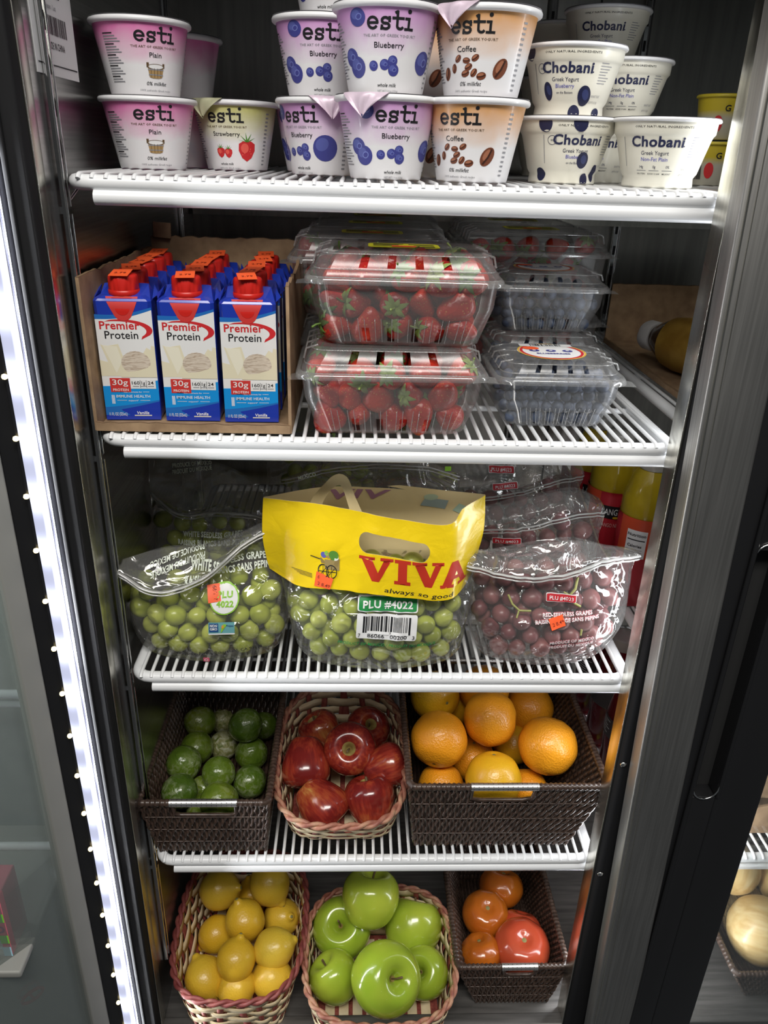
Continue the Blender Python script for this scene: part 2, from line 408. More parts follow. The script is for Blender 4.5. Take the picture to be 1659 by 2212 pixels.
g.decal(strokes([[(.05, .107), (.058, .096), (.054, .090), (.064, .080)]], .004), flat('pale_pink_mark', (.85, .62, .7)), fmap, .0006)
g.build('printed_bands', ct)
g = MB(); g.box(-1.0, -.425, -.12, .10, -.858, -.847, ALU, .003); tag(g.build('wire_shelf_edge'), 'pale shelf edge under the pink carton behind left glass', 'shelf')

LX = -0.4203
for zz, lab in ((-.585, 'pale frosted shelf edge behind the left glass, level with the grapes shelf'), (-.845, 'pale frosted shelf edge behind the left glass, above the lemons level')):
    g = MB(); g.tube([(-1.2, .06, zz), (-.405, .06, zz)], .0060, WHITE, 10); g.tube([(-1.2, .062, zz-.016), (-.415, .062, zz-.016)], .0050, WHITE, 10)
    tag(g.build('shelf_edge'), lab, 'shelf')
g = MB(); g.tube([(.017*math.cos(a), 0, .0075*math.sin(a)) for a in [2*PI*i/24 for i in range(24)]], .0022, RED, 8, True); g.tube([(-.004, 0, -.0068), (.001, 0, .0068)], .0018, RED, 6)
g2 = MB(); g2.tube([(0, 0, -.70+1.3*j/40) for j in range(41)], .0040, lm, 8); o2 = g2.build('led_glow_line', None, (LX-.006, .02, -.42)); tag(o2, 'thin dim glowing line added as reflection of the LED strip in the left glass, beside the grey frame', 'light')  # glowing tube stands in for the jamb LED mirrored in the pane, no second lamp
o = g.build('pull_ring', None, (-.4700, -.035, -1.020)); o.rotation_euler = (0, math.radians(-38), .3); tag(o, 'small red oval pull ring behind the left glass near the bottom', 'ring')

# ------------------------------------------------------------------ right sliding door: steel stile, black pull with a recess, pane
door = bpy.data.objects.new('door_2', None); col.objects.link(door); struct(door); door.location = (0, -.060, -.42)
g = MB()
g.box(.2815, .338, -.012, .012, -.80, .75, STEEL_DOOR, .0025); g.box(.2855, .2870, -.0135, -.012, -.80, .75, STEEL_BRIGHT); g.box(.2925, .2932, -.0128, -.012, -.80, .75, STEEL_BRIGHT)
for i_, v_ in enumerate(g.v): g.v[i_] = (v_[0]-.0055-.030*(v_[2]+.02), v_[1], v_[2])
g.build('door_stile', door)
g = MB(); PX0, PX1, PZ0, PZ1 = .351, .379, -.205, .115      # the finger recess
g.box(.318, PX0, -.0085, .012, -.80, .75, BLACK, .002); g.box(PX1, .4335, -.010, .012, -.80, .75, BLACK, .002)
g.box(PX0, PX1, -.010, .012, -.80, PZ0, BLACK, .001); g.box(PX0, PX1, -.010, .012, PZ1, .75, BLACK, .001)
g.box(PX0, PX1, .010, .014, PZ0, PZ1, DARK)
g.tube([(.349, -.0105, -.78), (.349, -.0105, .74)], .0028, BLACK, 8); g.tube([(.381, -.0105, PZ0), (.381, -.0105, PZ1)], .0022, BLACK, 8)
g.build('door_pull', door)
g = MB()
g.tube([(PX0-.001, -.011, PZ0+.022)]+[((PX0+PX1)/2-.015*math.cos(a), -.011, PZ0+.016-.018*math.sin(a)) for a in [PI*i/10 for i in range(11)]], .0011, CHROME, 8)
g.tube([((PX0+PX1)/2-.015*math.cos(a), -.011, PZ1-.006+.014*math.sin(a)) for a in [PI*i/10 for i in range(11)]], .0011, CHROME, 8)
g.build('recess_rim', door)
g = MB(); g.box(.434, 1.2, -.003, .003, -.80, .75, GLASS); g.build('glass_pane', door)

# ------------------------------------------------------------------ shelf standards (slotted chrome uprights) and wire shelves
std = thing('shelf_standard', 'slotted chrome upright at the front of the left cabinet wall', 'shelf standard', (-.3018, .0205, 0), 'chrome shelf uprights')
g = MB(); g.box(-.0005, .0042, -.006, -.0035, -1.02, .28, CHROME, .0008); g.box(-.0005, .0042, .0035, .006, -1.02, .28, CHROME, .0008); g.box(-.0007, .0006, -.006, .006, -1.02, .28, CHROME)
g.build('channel', std)
g = MB()
for i in range(40): g.box(.0004, .0009, -.002, .002, -1.0+i*.032, -.986+i*.032, DARK)
g.build('slots', std); 
for x, y, rz, lab in ((-.3035, .50, 0, 'slotted chrome upright deep at the back of the left cabinet wall'), (.2385, .590, -PI/2, 'slotted chrome upright on the back wall left of the wall seam'), (.379, .590, -PI/2, 'slotted chrome upright on the back wall above the brown bottle')):
    dup(std, (x, y, 0), lab, None, rz)
def shelf(zt, x0, x1, label, grp='white wire shelves', yb=.56, rail=True):
    t = thing('wire_shelf', label, 'shelf', ((x0+x1)/2, 0, zt), grp); hw = (x1-x0)/2
    r = .0042; cr = .022; P = []
    for cx, cy, a in ((hw-cr, yb-cr, 0), (-hw+cr, yb-cr, PI/2), (-hw+cr, cr, PI), (hw-cr, cr, 1.5*PI)):
        P += [(cx+(cr-r)*math.cos(a+PI/2*i/5), cy+(cr-r)*math.sin(a+PI/2*i/5)+.0022, -.0088) for i in range(6)]
    g = MB(); g.tube(P, .0066, WHITE, 12, True); g.build('frame', t)
    if rail:
        g = MB(); g.tube([(-hw+.0235, .0055, -.0205), (hw-.009, .0055, -.0205)], .0066, WHITE, 12); g.build('front_rail', t)
    for y in (.14, .30, .45):
        g = MB(); g.tube([(-hw+.004, y, -.0105), (hw-.004, y, -.0105)], .0034, WHITE, 8); g.build('cross_bar', t)
    g = MB(); nw = 48; 
    wp = [(0, .0012, -.0058), (0, .0028, -.0036), (0, .0062, -.0024), (0, .012, -.0022), (0, .02, -.0022), (0, yb-.006, -.0022), (0, yb-.003, -.008)]
    g.tube(wp, .0021, WHITE, 7); W0 = None
    nw = int((x1-x0-.024)/.0117)
    for i in range(nw+1):
        x = -hw+.012+i*(2*hw-.024)/nw
        if W0 is None: W0 = g.build('wire', t, (x, 0, 0))
        else: c = W0.copy(); col.objects.link(c); c.location = (x, 0, 0)
    g = MB(); g.tube([(-hw-.012, .022, -.034), (-hw-.004, .06, -.012)], .0016, CHROME, 6); g.box(-hw-.018, -hw-.004, .016, .026, -.036, -.030, CHROME); g.build('clip', t)
    return t
shelf(Z1, -.2935, .2865, 'white wire shelf holding the yogurt cups, topmost of four')
shelf(Z2, -.2935, .2865, 'white wire shelf holding the shake cartons and berry boxes')
shelf(Z3, -.2935, .2865, 'white wire shelf holding the bagged grapes')
shelf(Z4, -.2935, .2865, 'white wire shelf holding limes, red apples and oranges, lowest of four')
shelf(Z1, .325, .93, 'white wire shelf of the right bay under the small yellow cups', 'wire shelves of the right bay')
shelf(Z2, .325, .93, 'white wire shelf of the right bay under the tray with the lying bottle', 'wire shelves of the right bay')
shelf(Z3, .325, .93, 'white wire shelf of the right bay under the yellow juice bottles', 'wire shelves of the right bay')
shelf(Z4, .325, .93, 'white wire shelf of the right bay under the brown carton and above the onions', 'wire shelves of the right bay')

# ------------------------------------------------------------------ paper label on the left wall
lb = mat('label_paper', (.78, .78, .79), .6)
g = MB(); g.box(-.3041, -.3036, .005, .108, .087, .26, lb)
pl = g.build('paper_label'); tag(pl, 'white paper label with a barcode stuck high on the left steel wall', 'label')
g = MB(); wm = lambda u, v, e: (-.3036+e, u*.8-.014, v)
g.decal(barcode(.045, .128, .118, .132, 4, 44), INK, wm)
g.decal(txt('MADE IN CHINA', .088, .110, .0055, .052, .01), INK, wm); g.decal(rect(.028, .148, .0945, .0955), INK, wm)
g.decal(txt('NG-FG774X25DCA01', .075, .151, .006, .08, .012), INK, wm); g.decal(rect(.035, .115, .1465, .1472), INK, wm)
for i in range(6): g.decal(rect(.032, .085+.02*((i*7) % 3), .165+i*.009, .168+i*.009), GREY, wm)
g.decal(txt('No. Japan / Lot', .08, .139, .004, .04), GREY, wm)
g.build('printed_text', pl)
# ------------------------------------------------------------------ top shelf: yogurt cups
def cupmat(name, top, low=(.86, .85, .86), z0=.024, z1=.062):
    m = mat(name, top, .38, coat=.15); k = N(m); c = k.n('TexCoord'); sp = k.n('SeparateXYZ'); k.l(c.outputs['Object'], sp.inputs[0])
    nz = k.noise(c.outputs['Object'], 45, 3, .5)
    h = k.math('MULTIPLY_ADD', nz, .018, sp.outputs[2]); mr = k.n('MapRange'); k.l(h, mr.inputs[0]); mr.inputs[1].default_value = z0+.009; mr.inputs[2].default_value = z1+.009
    k.base(k.ramp(mr.outputs[0], [(0, low), (.12, low), (.45, tuple(.45*a+.55*b for a, b in zip(top, low))), (1, top)])); return m
CUPW = mat('cup_white', (.84, .84, .85), .35, coat=.2); FOIL = mat('foil_lid', (.62, .60, .62), .38, .25)
FOILP = mat('printed_foil', (.74, .60, .70), .42, .15); FOILG = mat('printed_foil_green', (.55, .55, .36), .4, .15)
CM = {'plain': cupmat('cup_pink', (.76, .20, .46)), 'blueberry': cupmat('cup_lilac', (.66, .34, .66)), 'coffee': cupmat('cup_orange', (.72, .36, .13)), 'strawberry': cupmat('cup_olive', (.62, .60, .20))}
EH = .072; EB = .0675; EP = .0645     # drawn height, real heights of the two kinds of tall cup
def facing(x, y): return math.atan2(-.044-x, y+.721)      # the aisle side of a cup standing at x, y
def erad(z): return .0325+(.0442-.0325)*min(1, max(0, z/.066))
def ewrap(a0=0.0):
    def fn(u, v, e):
        r = erad(v)+.00012+e*.3; a = a0+u/erad(.035); return (r*math.sin(a), -r*math.cos(a), v)
    return fn
BLUEH = flat('print_blueberry_sheen', (.10, .12, .40))
def blueb(g, fn, cx, cy, r, crown=True):
    g.decal(ell(cx, cy, r, r, 0, 24), BLUEB, fn, .0003, .003); g.decal(ell(cx-.25*r, cy+.28*r, .55*r, .48*r, .6), BLUEH, fn, .0005, .003)
    if crown:
        g.decal(ell(cx+.18*r, cy+.05*r, .40*r, .34*r, .5), BLUEL, fn, .0007, .003); g.decal(ell(cx+.18*r, cy+.05*r, .30*r, .25*r, .5, 9), BLUEB, fn, .0009, .003)
def bean(g, fn, cx, cy, a, rot):
    g.decal(ell(cx, cy, a, a*.68, rot), BEAN, fn, .0003, .003); g.decal(ell(cx-.1*a, cy+.18*a, a*.6, a*.3, rot), BEANL, fn, .0005, .003)
    g.decal(strokes([[(cx-a*.8*math.cos(rot), cy-a*.8*math.sin(rot)), (cx+.1*a*math.sin(rot), cy-.1*a*math.cos(rot)), (cx+a*.8*math.cos(rot), cy+a*.8*math.sin(rot))]], a*.2), BEAND, fn, .0007, .003)
def berry2d(g, fn, cx, cy, s):
    g.decal(poly([(cx+s*x, cy+s*y) for x, y in ((0, -1), (.45, -.7), (.75, -.1), (.72, .45), (.35, .68), (0, .62), (-.35, .68), (-.72, .45), (-.75, -.1), (-.45, -.7))]), RED, fn, .0003, .003)
    g.decal(ell(cx-.2*s, cy+.1*s, .35*s, .4*s), REDL, fn, .0005, .003)
    for i in range(7): g.decal(ell(cx+s*(.4*math.sin(i*2.4)), cy+s*(.35*math.cos(i*1.7)-.1), .05*s, .07*s, 0, 6), REDL, fn, .0006, .003)
    for a in (-60, -25, 10, 45, 75): 
        q = math.radians(90+a); g.decal(poly([(cx-.1*s, cy+.6*s), (cx+.42*s*math.cos(q)-.05*s, cy+.6*s+.4*s*math.sin(q)), (cx+.85*s*math.cos(q), cy+.6*s+.8*s*math.sin(q)), (cx+.1*s, cy+.6*s)]), GREENP, fn, .0007, .003)
def esti_cup(flavour, label, x, y, z, a0, foil=None, detail=True, group='tall yogurt cups', extra=None, rim_tilt=0):
    t = thing('yogurt_cup', label, 'yogurt', (x, y, z), group); t.scale = (1, 1, (EP if flavour == 'plain' else EB)/EH); a0 += facing(x, y)
    if foil is not None: foil += facing(x, y)
    g = MB(); g.lathe([(.0305, .0012), (.0320, 0), (.0326, .0012)]+[(erad(zz), zz) for zz in (.006, .02, .034, .048, .060, .066)], CM[flavour], 48); g.build('cup', t)
    g = MB(); g.lathe([(.0440, .0655), (.0466, .0660), (.0478, .0672), (.0480, .0690), (.0472, .0708), (.0455, .0716)], CUPW, 48, cap=False); g.build('rim', t)
    g = MB(); R = .0468; vs = []; n = 48
    ring = [(R*math.cos(2*PI*i/n), R*math.sin(2*PI*i/n), .0720) for i in range(n)]
    g.add(ring+[(0, 0, .0716)], [(i, (i+1) % n, n) for i in range(n)], FOIL)
    if foil is not None:
        m = {'strawberry': FOILG}.get(flavour, FOILP); rows = []
        for j in range(7):
            v = j/6; rr = .047+.0022*math.sin(v*3)+.002*v; zz = .0724-.017*v*v-.002*v; row = []
            for i in range(13):
                u = -1+2*i/12; wv = .48*(1-v**1.6*.95); a = foil+u*wv; q = rr+.0012*math.sin(u*7+v*3)
                row.append((q*math.sin(a), -q*math.cos(a), zz+.0015*math.sin(u*5+v*2)*v))
            rows.append(row)
        g.loft(rows, m, False, False, False)
    g.build('foil_lid', t)
    g = MB(); fn = ewrap(a0)
    g.decal(slab_esti(0, .0565, .036), INK, fn, .0005, .003)
    if detail:
        g.decal(txt('THE ART OF GREEK YOGURT', 0, .0445, .0022, .043, .004, res=1), GREY if flavour == 'blueberry' else TAND, fn, .0004)
        g.decal(txt(flavour.capitalize(), 0 if flavour != 'coffee' else -.004, .0375, .0046, None, .004), INK, fn, .0004)
        if flavour == 'plain':
            g.decal(poly([(-.0065, .0175), (.0065, .0175), (.0078, .0265), (-.0078, .0265)]), TANP, fn, .0004); g.decal(ell(0, .0268, .0082, .0027), TAND, fn, .0005); g.decal(ell(0, .0269, .0074, .0020), PW, fn, .0007)
            g.decal(ell(0, .0176, .0065, .0014), TANP, fn, .00045)
            for u in (-.0048, -.0016, .0016, .0048): g.decal(rect(u-.0002, u+.0002, .017, .0255), TAND, fn, .0007)
            g.decal(strokes([[(-.0068, .0195), (.0068, .0195)], [(-.0074, .0242), (.0074, .0242)]], .0011), GREY, fn, .0008)
            g.decal(rect(-.0088, -.0066, .0262, .0305), TAND, fn, .0007); g.decal(rect(.0066, .0086, .0262, .0300), TAND, fn, .0007)
            g.decal(txt('0% milkfat', .0008, .0115, .0034, .021, .004, .2), INK, fn, .0004); g.decal(txt('100% authentic Greek recipe', 0, .0052, .0021, .034, .003, .2, 1), GREY, fn, .0004)
        if flavour == 'blueberry':
            for cx, cy, r in ((-.0135, .0215, .0040), (-.0035, .0225, .0043), (.0035, .0255, .0042), (.0045, .0185, .0048)): blueb(g, fn, cx, cy, r)
            for cx, cy, r in ((-.036, .028, .0075), (-.030, .0205, .0085), (-.026, .058, .0070))+(() if extra else ((.035, .0255, .0095),)): blueb(g, fn, cx, cy, r)
            g.decal(txt('whole milk', -.001, .0068, .0030, .018, .008, .25), INK, fn, .0004); g.decal(txt('NET WT 5.3oz (150g)', 0, .0022, .0016, .02, 0, 0, 1), GREY, fn, .0004)
        if flavour == 'coffee':
            for cx, cy, a, r in ((-.012, .030, .0036, .8), (-.004, .0285, .0035, 0), (.004, .0305, .0036, .6), (-.0165, .0225, .0038, 1.4), (-.002, .0235, .0038, .5), (-.005, .0185, .0040, .3), (.003, .019, .0038, .9), (.010, .0165, .0045, .2), (-.026, .0185, .0055, 1.2), (.027, .0225, .0088, 1.05)): bean(g, fn, cx, cy, a, r)
            g.decal(txt('0% milkfat', 0, .0105, .0034, .021, .004, .2), INK, fn, .0004); g.decal(txt('100% authentic Greek recipe', 0, .0048, .0021, .034, .003, .2, 1), GREY, fn, .0004)
        if flavour == 'strawberry':
            berry2d(g, fn, -.008, .019, .0062); berry2d(g, fn, .001, .0185, .0058); berry2d(g, fn, .022, .022, .0125)
            g.decal(txt('whole milk', -.002, .0068, .0026, .016, .008, .25), INK, fn, .0004); g.decal(txt('authentic Greek recipe', .001, .0025, .0018, .026, .003, .2, 1), GREY, fn, .0004)
        g.build('printed_label', t); g = MB()
        sh = -.017 if flavour == 'blueberry' else -.004
        for i in range(19): g.decal(rect(-.044+sh, -.033+sh+.0022*((i*5) % 4), .055-i*.0024, .0560-i*.0024), INK if i % 4 == 0 else GREY, fn, .0004)
        g.build('ingredients_text', t); g = MB()
        for i in range(14): g.decal(rect(.043, .047, .058-i*.004, .0595-i*.004), GREY, fn, .0004)
        g.build('nutrition_text', t); g = MB()
        if extra: extra(g, fn)
    if g.v: g.build('printed_fruit' if extra else 'printed_label', t)
    return t
big = lambda g, fn: blueb(g, fn, .0245, .0255, .0122, False)
esti_cup('plain', 'pink plain yogurt cup on the shelf, lower of the leftmost stack', -.252, .152, Z1, .10)
esti_cup('plain', 'pink plain yogurt cup stacked on top, upper of the leftmost stack', -.253, .150, Z1+EP, .30)
esti_cup('plain', 'shaded pink cup on the shelf behind the leftmost stack', -.246, .262, Z1, 2.2, None, False)
esti_cup('plain', 'shaded pink cup stacked behind the leftmost upper cup', -.240, .258, Z1+EP, 2.4, None, False)
esti_cup('strawberry', 'strawberry yogurt cup with olive green top, standing alone', -.176, .222, Z1, -.28, -.75)
esti_cup('blueberry', 'lilac blueberry cup with a peeled foil tab, at the foot of the three-cup stack', -.076, .130, Z1, -.62, .15, extra=big)
esti_cup('blueberry', 'dim blueberry cup, middle of the three-cup stack', -.078, .136, Z1+EB, .02)
esti_cup('blueberry', 'dim blueberry cup, topmost of the three-cup stack', -.066, .145, Z1+2*EB, -.25)
esti_cup('blueberry', 'shaded blueberry cup half hidden behind the three-cup stack', -.090, .242, Z1, -.3)
esti_cup('blueberry', 'lilac blueberry cup on the shelf at centre with foil tab, lower of front stack', -.017, .058, Z1, .22, -.45)
esti_cup('blueberry', 'bright lilac blueberry cup, upper of the front centre stack', -.019, .056, Z1+EB, .05)
esti_cup('coffee', 'orange coffee yogurt cup on the shelf, lower of its stack', .063, .056, Z1, -.35)
esti_cup('coffee', 'orange coffee yogurt cup with foil tab, upper of its stack', .066, .056, Z1+EB, -.28, -.60)
esti_cup('coffee', 'shaded coffee cup on the shelf between the blueberry and orange stacks', .027, .165, Z1, -.5)
esti_cup('coffee', 'shaded coffee cup, upper one between the blueberry and orange stacks', .027, .165, Z1+EB, -.5)

CHW = mat('cup_ivory', (.84, .81, .69), .36, coat=.15); CH = .0600
CPROF = [(.0300, .0010), (.0320, 0), (.0325, .0015), (.0318, .0085), (.0345, .0125), (.0385, .028), (.0425, .0425), (.0435, .0445), (.0452, .0465), (.0458, .0560)]
def crad(z):
    for (r0, a), (r1, b) in zip(CPROF[1:-1], CPROF[2:]):
        if a <= z <= b: return r0+(r1-r0)*(z-a)/(b-a)
    return .0458
def short_cup(kind, label, x, y, z, a0, detail=True, extra=()):
    t = thing('yogurt_cup', label, 'yogurt', (x, y, z), 'short ivory yogurt cups'); t.scale = (1, 1, .97); a0 += facing(x, y)
    g = MB(); g.lathe(CPROF, CHW, 48); g.build('cup', t)
    g = MB(); g.lathe([(.0456, .0558), (.0480, .0562), (.0487, .0575), (.0480, .0592), (.0462, .0597)], CUPW, 48, cap=False); g.build('rim', t)
    g = MB(); n = 40; g.add([(.0475*math.cos(2*PI*i/n), .0475*math.sin(2*PI*i/n), .0600) for i in range(n)]+[(0, 0, .0597)], [(i, (i+1) % n, n) for i in range(n)], FOIL); g.build('foil_lid', t)
    g = MB(); fn = lambda u, v, e: ((crad(v)+.00012+e*.3)*math.sin(a0+u/.04), -(crad(v)+.00012+e*.3)*math.cos(a0+u/.04), v)
    w = glyphs('Chobani', .03)[2]
    g.decal(txt('Chobani', -.004, .0395, .0088, .046, .028), NAVY, fn, .0005, .003)
    for xx in (): g.decal(rect(xx-.0012, xx+.0012, .0352, .0368), NAVY, fn, .0005)
    g.decal(ell(.0195, .0358, .0006, .0006), NAVY, fn, .0005)
    if detail:
        g.decal(txt('ONLY NATURAL INGREDIENTS', 0, .0515, .0019, .046, .004, res=1), INK, fn, .0004)
        g.decal(txt('Greek Yogurt', -.005, .0298, .0035, .025), NAVY, fn, .0004)
        if kind == 'plain':
            g.decal(txt('Non-Fat Plain', -.005, .0245, .0034, .025, .004), VIOL, fn, .0004)
            for i, (a, b) in enumerate((('14g', 'PROTEIN'), ('0g', 'ADDED SUGAR'), ('0%', 'MILKFAT'))):
                u = -.017+i*.013; g.decal(txt(a, u, .0180, .0023, None, .002), NAVY, fn, .0004); g.decal(rect(u-.005, u+.005, .0146, .0149), NAVY, fn, .0004); g.decal(txt(b, u, .0120, .0014, (.0085, .0125, .0085)[i], .004, res=1), INK, fn, .0004)
        else:
            g.decal(txt('Blueberry', -.005, .0245, .0034, .018, .004), VIOL, fn, .0004); g.decal(txt('on the Bottom', -.005, .0190, .0022, .016), NAVY, fn, .0004)
            for (u, v, a, b) in extra:
                pts = [(x_, min(.0552, max(.0005, y_))) for x_, y_ in ell(u, v, a, b, .2, 28)[0]]
                g.decal((pts, [list(range(28))]), BLUED, fn, .0005, .003, .004); g.decal(ell(u+.15*a, v+.1*b, .5*a, .55*b, .4) if .012 < v < .045 else ([(u, v)], []), BLUEM, fn, .0007, .003)
            g.decal(ringg(-.028, .0385, .0042, .0038), NAVY, fn, .0004); g.decal(txt('0%', -.028, .0385, .0018), NAVY, fn, .0004)
        g.build('printed_label', t); g = MB()
        for i in range(8): g.decal(rect(.026, .034+.0015*((i*3) % 4), .043-i*.0023, .0436-i*.0023), GREY, fn, .0004)
        g.build('claims_text', t); g = MB()
        g.decal(txt('NON-FAT YOGURT', .029, .0165, .0022, .011, .004, res=1), GREY, fn, .0004); g.decal(txt('NET WT 5.3 OZ (150g)', .028, .0115, .0018, .011, .004, res=1), GREY, fn, .0004)
        g.build('weight_text', t); g = MB(); g.decal(rect(-.0362, -.0356, .018, .043), GREY, fn, .0004)
    g.build('printed_label' if not detail else 'side_line', t); return t
short_cup('blueberry', 'ivory cup dotted with dark blueberries on the shelf, lower of its stack', .160, .108, Z1, .40, True, [(-.005, .054, .006, .008), (.004, .0215, .0062, .0074), (-.034, .053, .006, .008), (.012, .004, .0055, .006), (-.022-.02, .008, .006, .006), (.025, .010, .005, .008)])
short_cup('blueberry', 'ivory cup dotted with dark blueberries, stacked on the left', .158, .104, Z1+CH*.97, -.02, True, [(-.022, .020, .0045, .0078), (.0155, .0165, .0068, .0085), (-.040, .053, .006, .008), (.007, .002, .0065, .007), (.035, .003, .006, .004)])
short_cup('plain', 'ivory plain yogurt cup standing rightmost at the shelf front', .2415, .066, Z1, -.02)
short_cup('plain', 'ivory plain cup half hidden between the two front ivory cups', .214, .190, Z1, .05)
short_cup('plain', 'ivory plain cup stacked behind, right of the upper dotted cup', .236, .195, Z1+CH*.97, .12)
short_cup('plain', 'ivory plain cup on the shelf hidden behind the right stack', .236, .298, Z1, .3, False)
short_cup('plain', 'ivory plain cup, middle of the far dim stack', .236, .298, Z1+CH*.97, .3, False)
short_cup('plain', 'dim ivory plain cup, topmost of the far stack', .236, .290, Z1+2*CH*.97, .02)
short_cup('plain', 'very dim cup at the far back, foot of the backmost stack', .212, .408, Z1, 2, False)
short_cup('plain', 'very dim cup at the far back, middle of the backmost stack', .212, .408, Z1+CH*.97, 2, False)
short_cup('plain', 'very dim cup at the far back, topmost of the backmost stack', .212, .408, Z1+2*CH*.97, 2.5, False)
YC = mat('small_cup_print', (.62, .50, .06), .4); k = N(YC); c = k.n('TexCoord'); sp = k.n('SeparateXYZ'); k.l(c.outputs['Object'], sp.inputs[0]); k.base(k.ramp(k.math('MULTIPLY', sp.outputs[2], 22), [(.0, (.55, .52, .42)), (.45, (.55, .52, .42)), (.62, (.62, .48, .03))]))
for i, lab in enumerate(('small yellow and white cup at far right, lower one', 'small yellow and white cup at far right, upper one')):
    t = thing('yogurt_cup', lab, 'yogurt', (.353, .205, Z1+i*.0455), 'small yellow cups')
    g = MB(); g.lathe([(.022, 0), (.0232, .001), (.0285, .040)], YC, 32); g.build('cup', t)
    g = MB(); g.lathe([(.028, .040), (.0305, .0405), (.0305, .0425), (.029, .0435), (.001, .0438)], mat('yellow_lid', (.65, .52, .04), .4), 32); g.build('lid', t)
    g = MB(); fn = lambda u, v, e: ((.0232+.0053*v/.04+e)*math.sin(u/.026-.5), -(.0232+.0053*v/.04+e)*math.cos(u/.026-.5), v)
    g.decal(ell(-.002, .015, .005, .008), RED, fn, .0004, .003); g.decal(barcode(-.020, -.010, .006, .020, 3, 14), INK, fn, .0004); g.decal(txt('G', .006, .030, .006, None, .02), INK, fn, .0004)
    g.build('printed_label', t)
# ------------------------------------------------------------------ second shelf: shake cartons in an open cardboard tray
tr = thing('cardboard_tray', 'open fronted brown cardboard tray holding the shake cartons', 'tray', (-.2006, .145, Z2+.0005)); tr.scale = (.968, 1, 1)
rj = random.Random(5)
def torn(p0, p1, h, m, name, n=26, th=.0032, amp=.002, h1=None, parent=tr):
    g = MB(); d = Vector((p1[0]-p0[0], p1[1]-p0[1], 0)); nn = Vector((-d.y, d.x, 0)).normalized()*th/2; rows = []
    for i in range(n+1):
        q = i/n; b = Vector((p0[0], p0[1], 0))+d*q; hh = h+((h1 if h1 is not None else h)-h)*q+rj.uniform(-amp, amp)
        rows.append([b-nn, b+nn, b+nn+Vector((0, 0, hh)), b-nn+Vector((0, 0, hh))])
    g.loft(rows, m, True, True, True, False)
    g.loft([[(r[2].x, r[2].y, r[2].z+.0004), (r[3].x, r[3].y, r[3].z+.0004)] for r in rows], CARDD, False, False, False, False)
    return g.build(name, parent)
g = MB(); g.box(-.0975, .0985, -.137, .137, 0, .003, CARD); g.build('base', tr)
torn((-.0985, -.137), (-.0965, .137), .145, CARD, 'side_wall', amp=.0012); torn((.0985, .137), (.0975, -.137), .150, CARD, 'side_wall', amp=.003, h1=.142)
torn((-.0965, .137), (.0985, .137), .156, CARD, 'back_wall', amp=.0012); torn((-.0985, -.137), (.0975, -.137), .0085, CARD, 'front_lip', amp=.0008)
g = MB(); g.box(-.1, -.078, .130, .134, .150, .168, CARD, .001, Matrix.Rotation(.05, 4, 'Y')); g.build('torn_flap', tr)
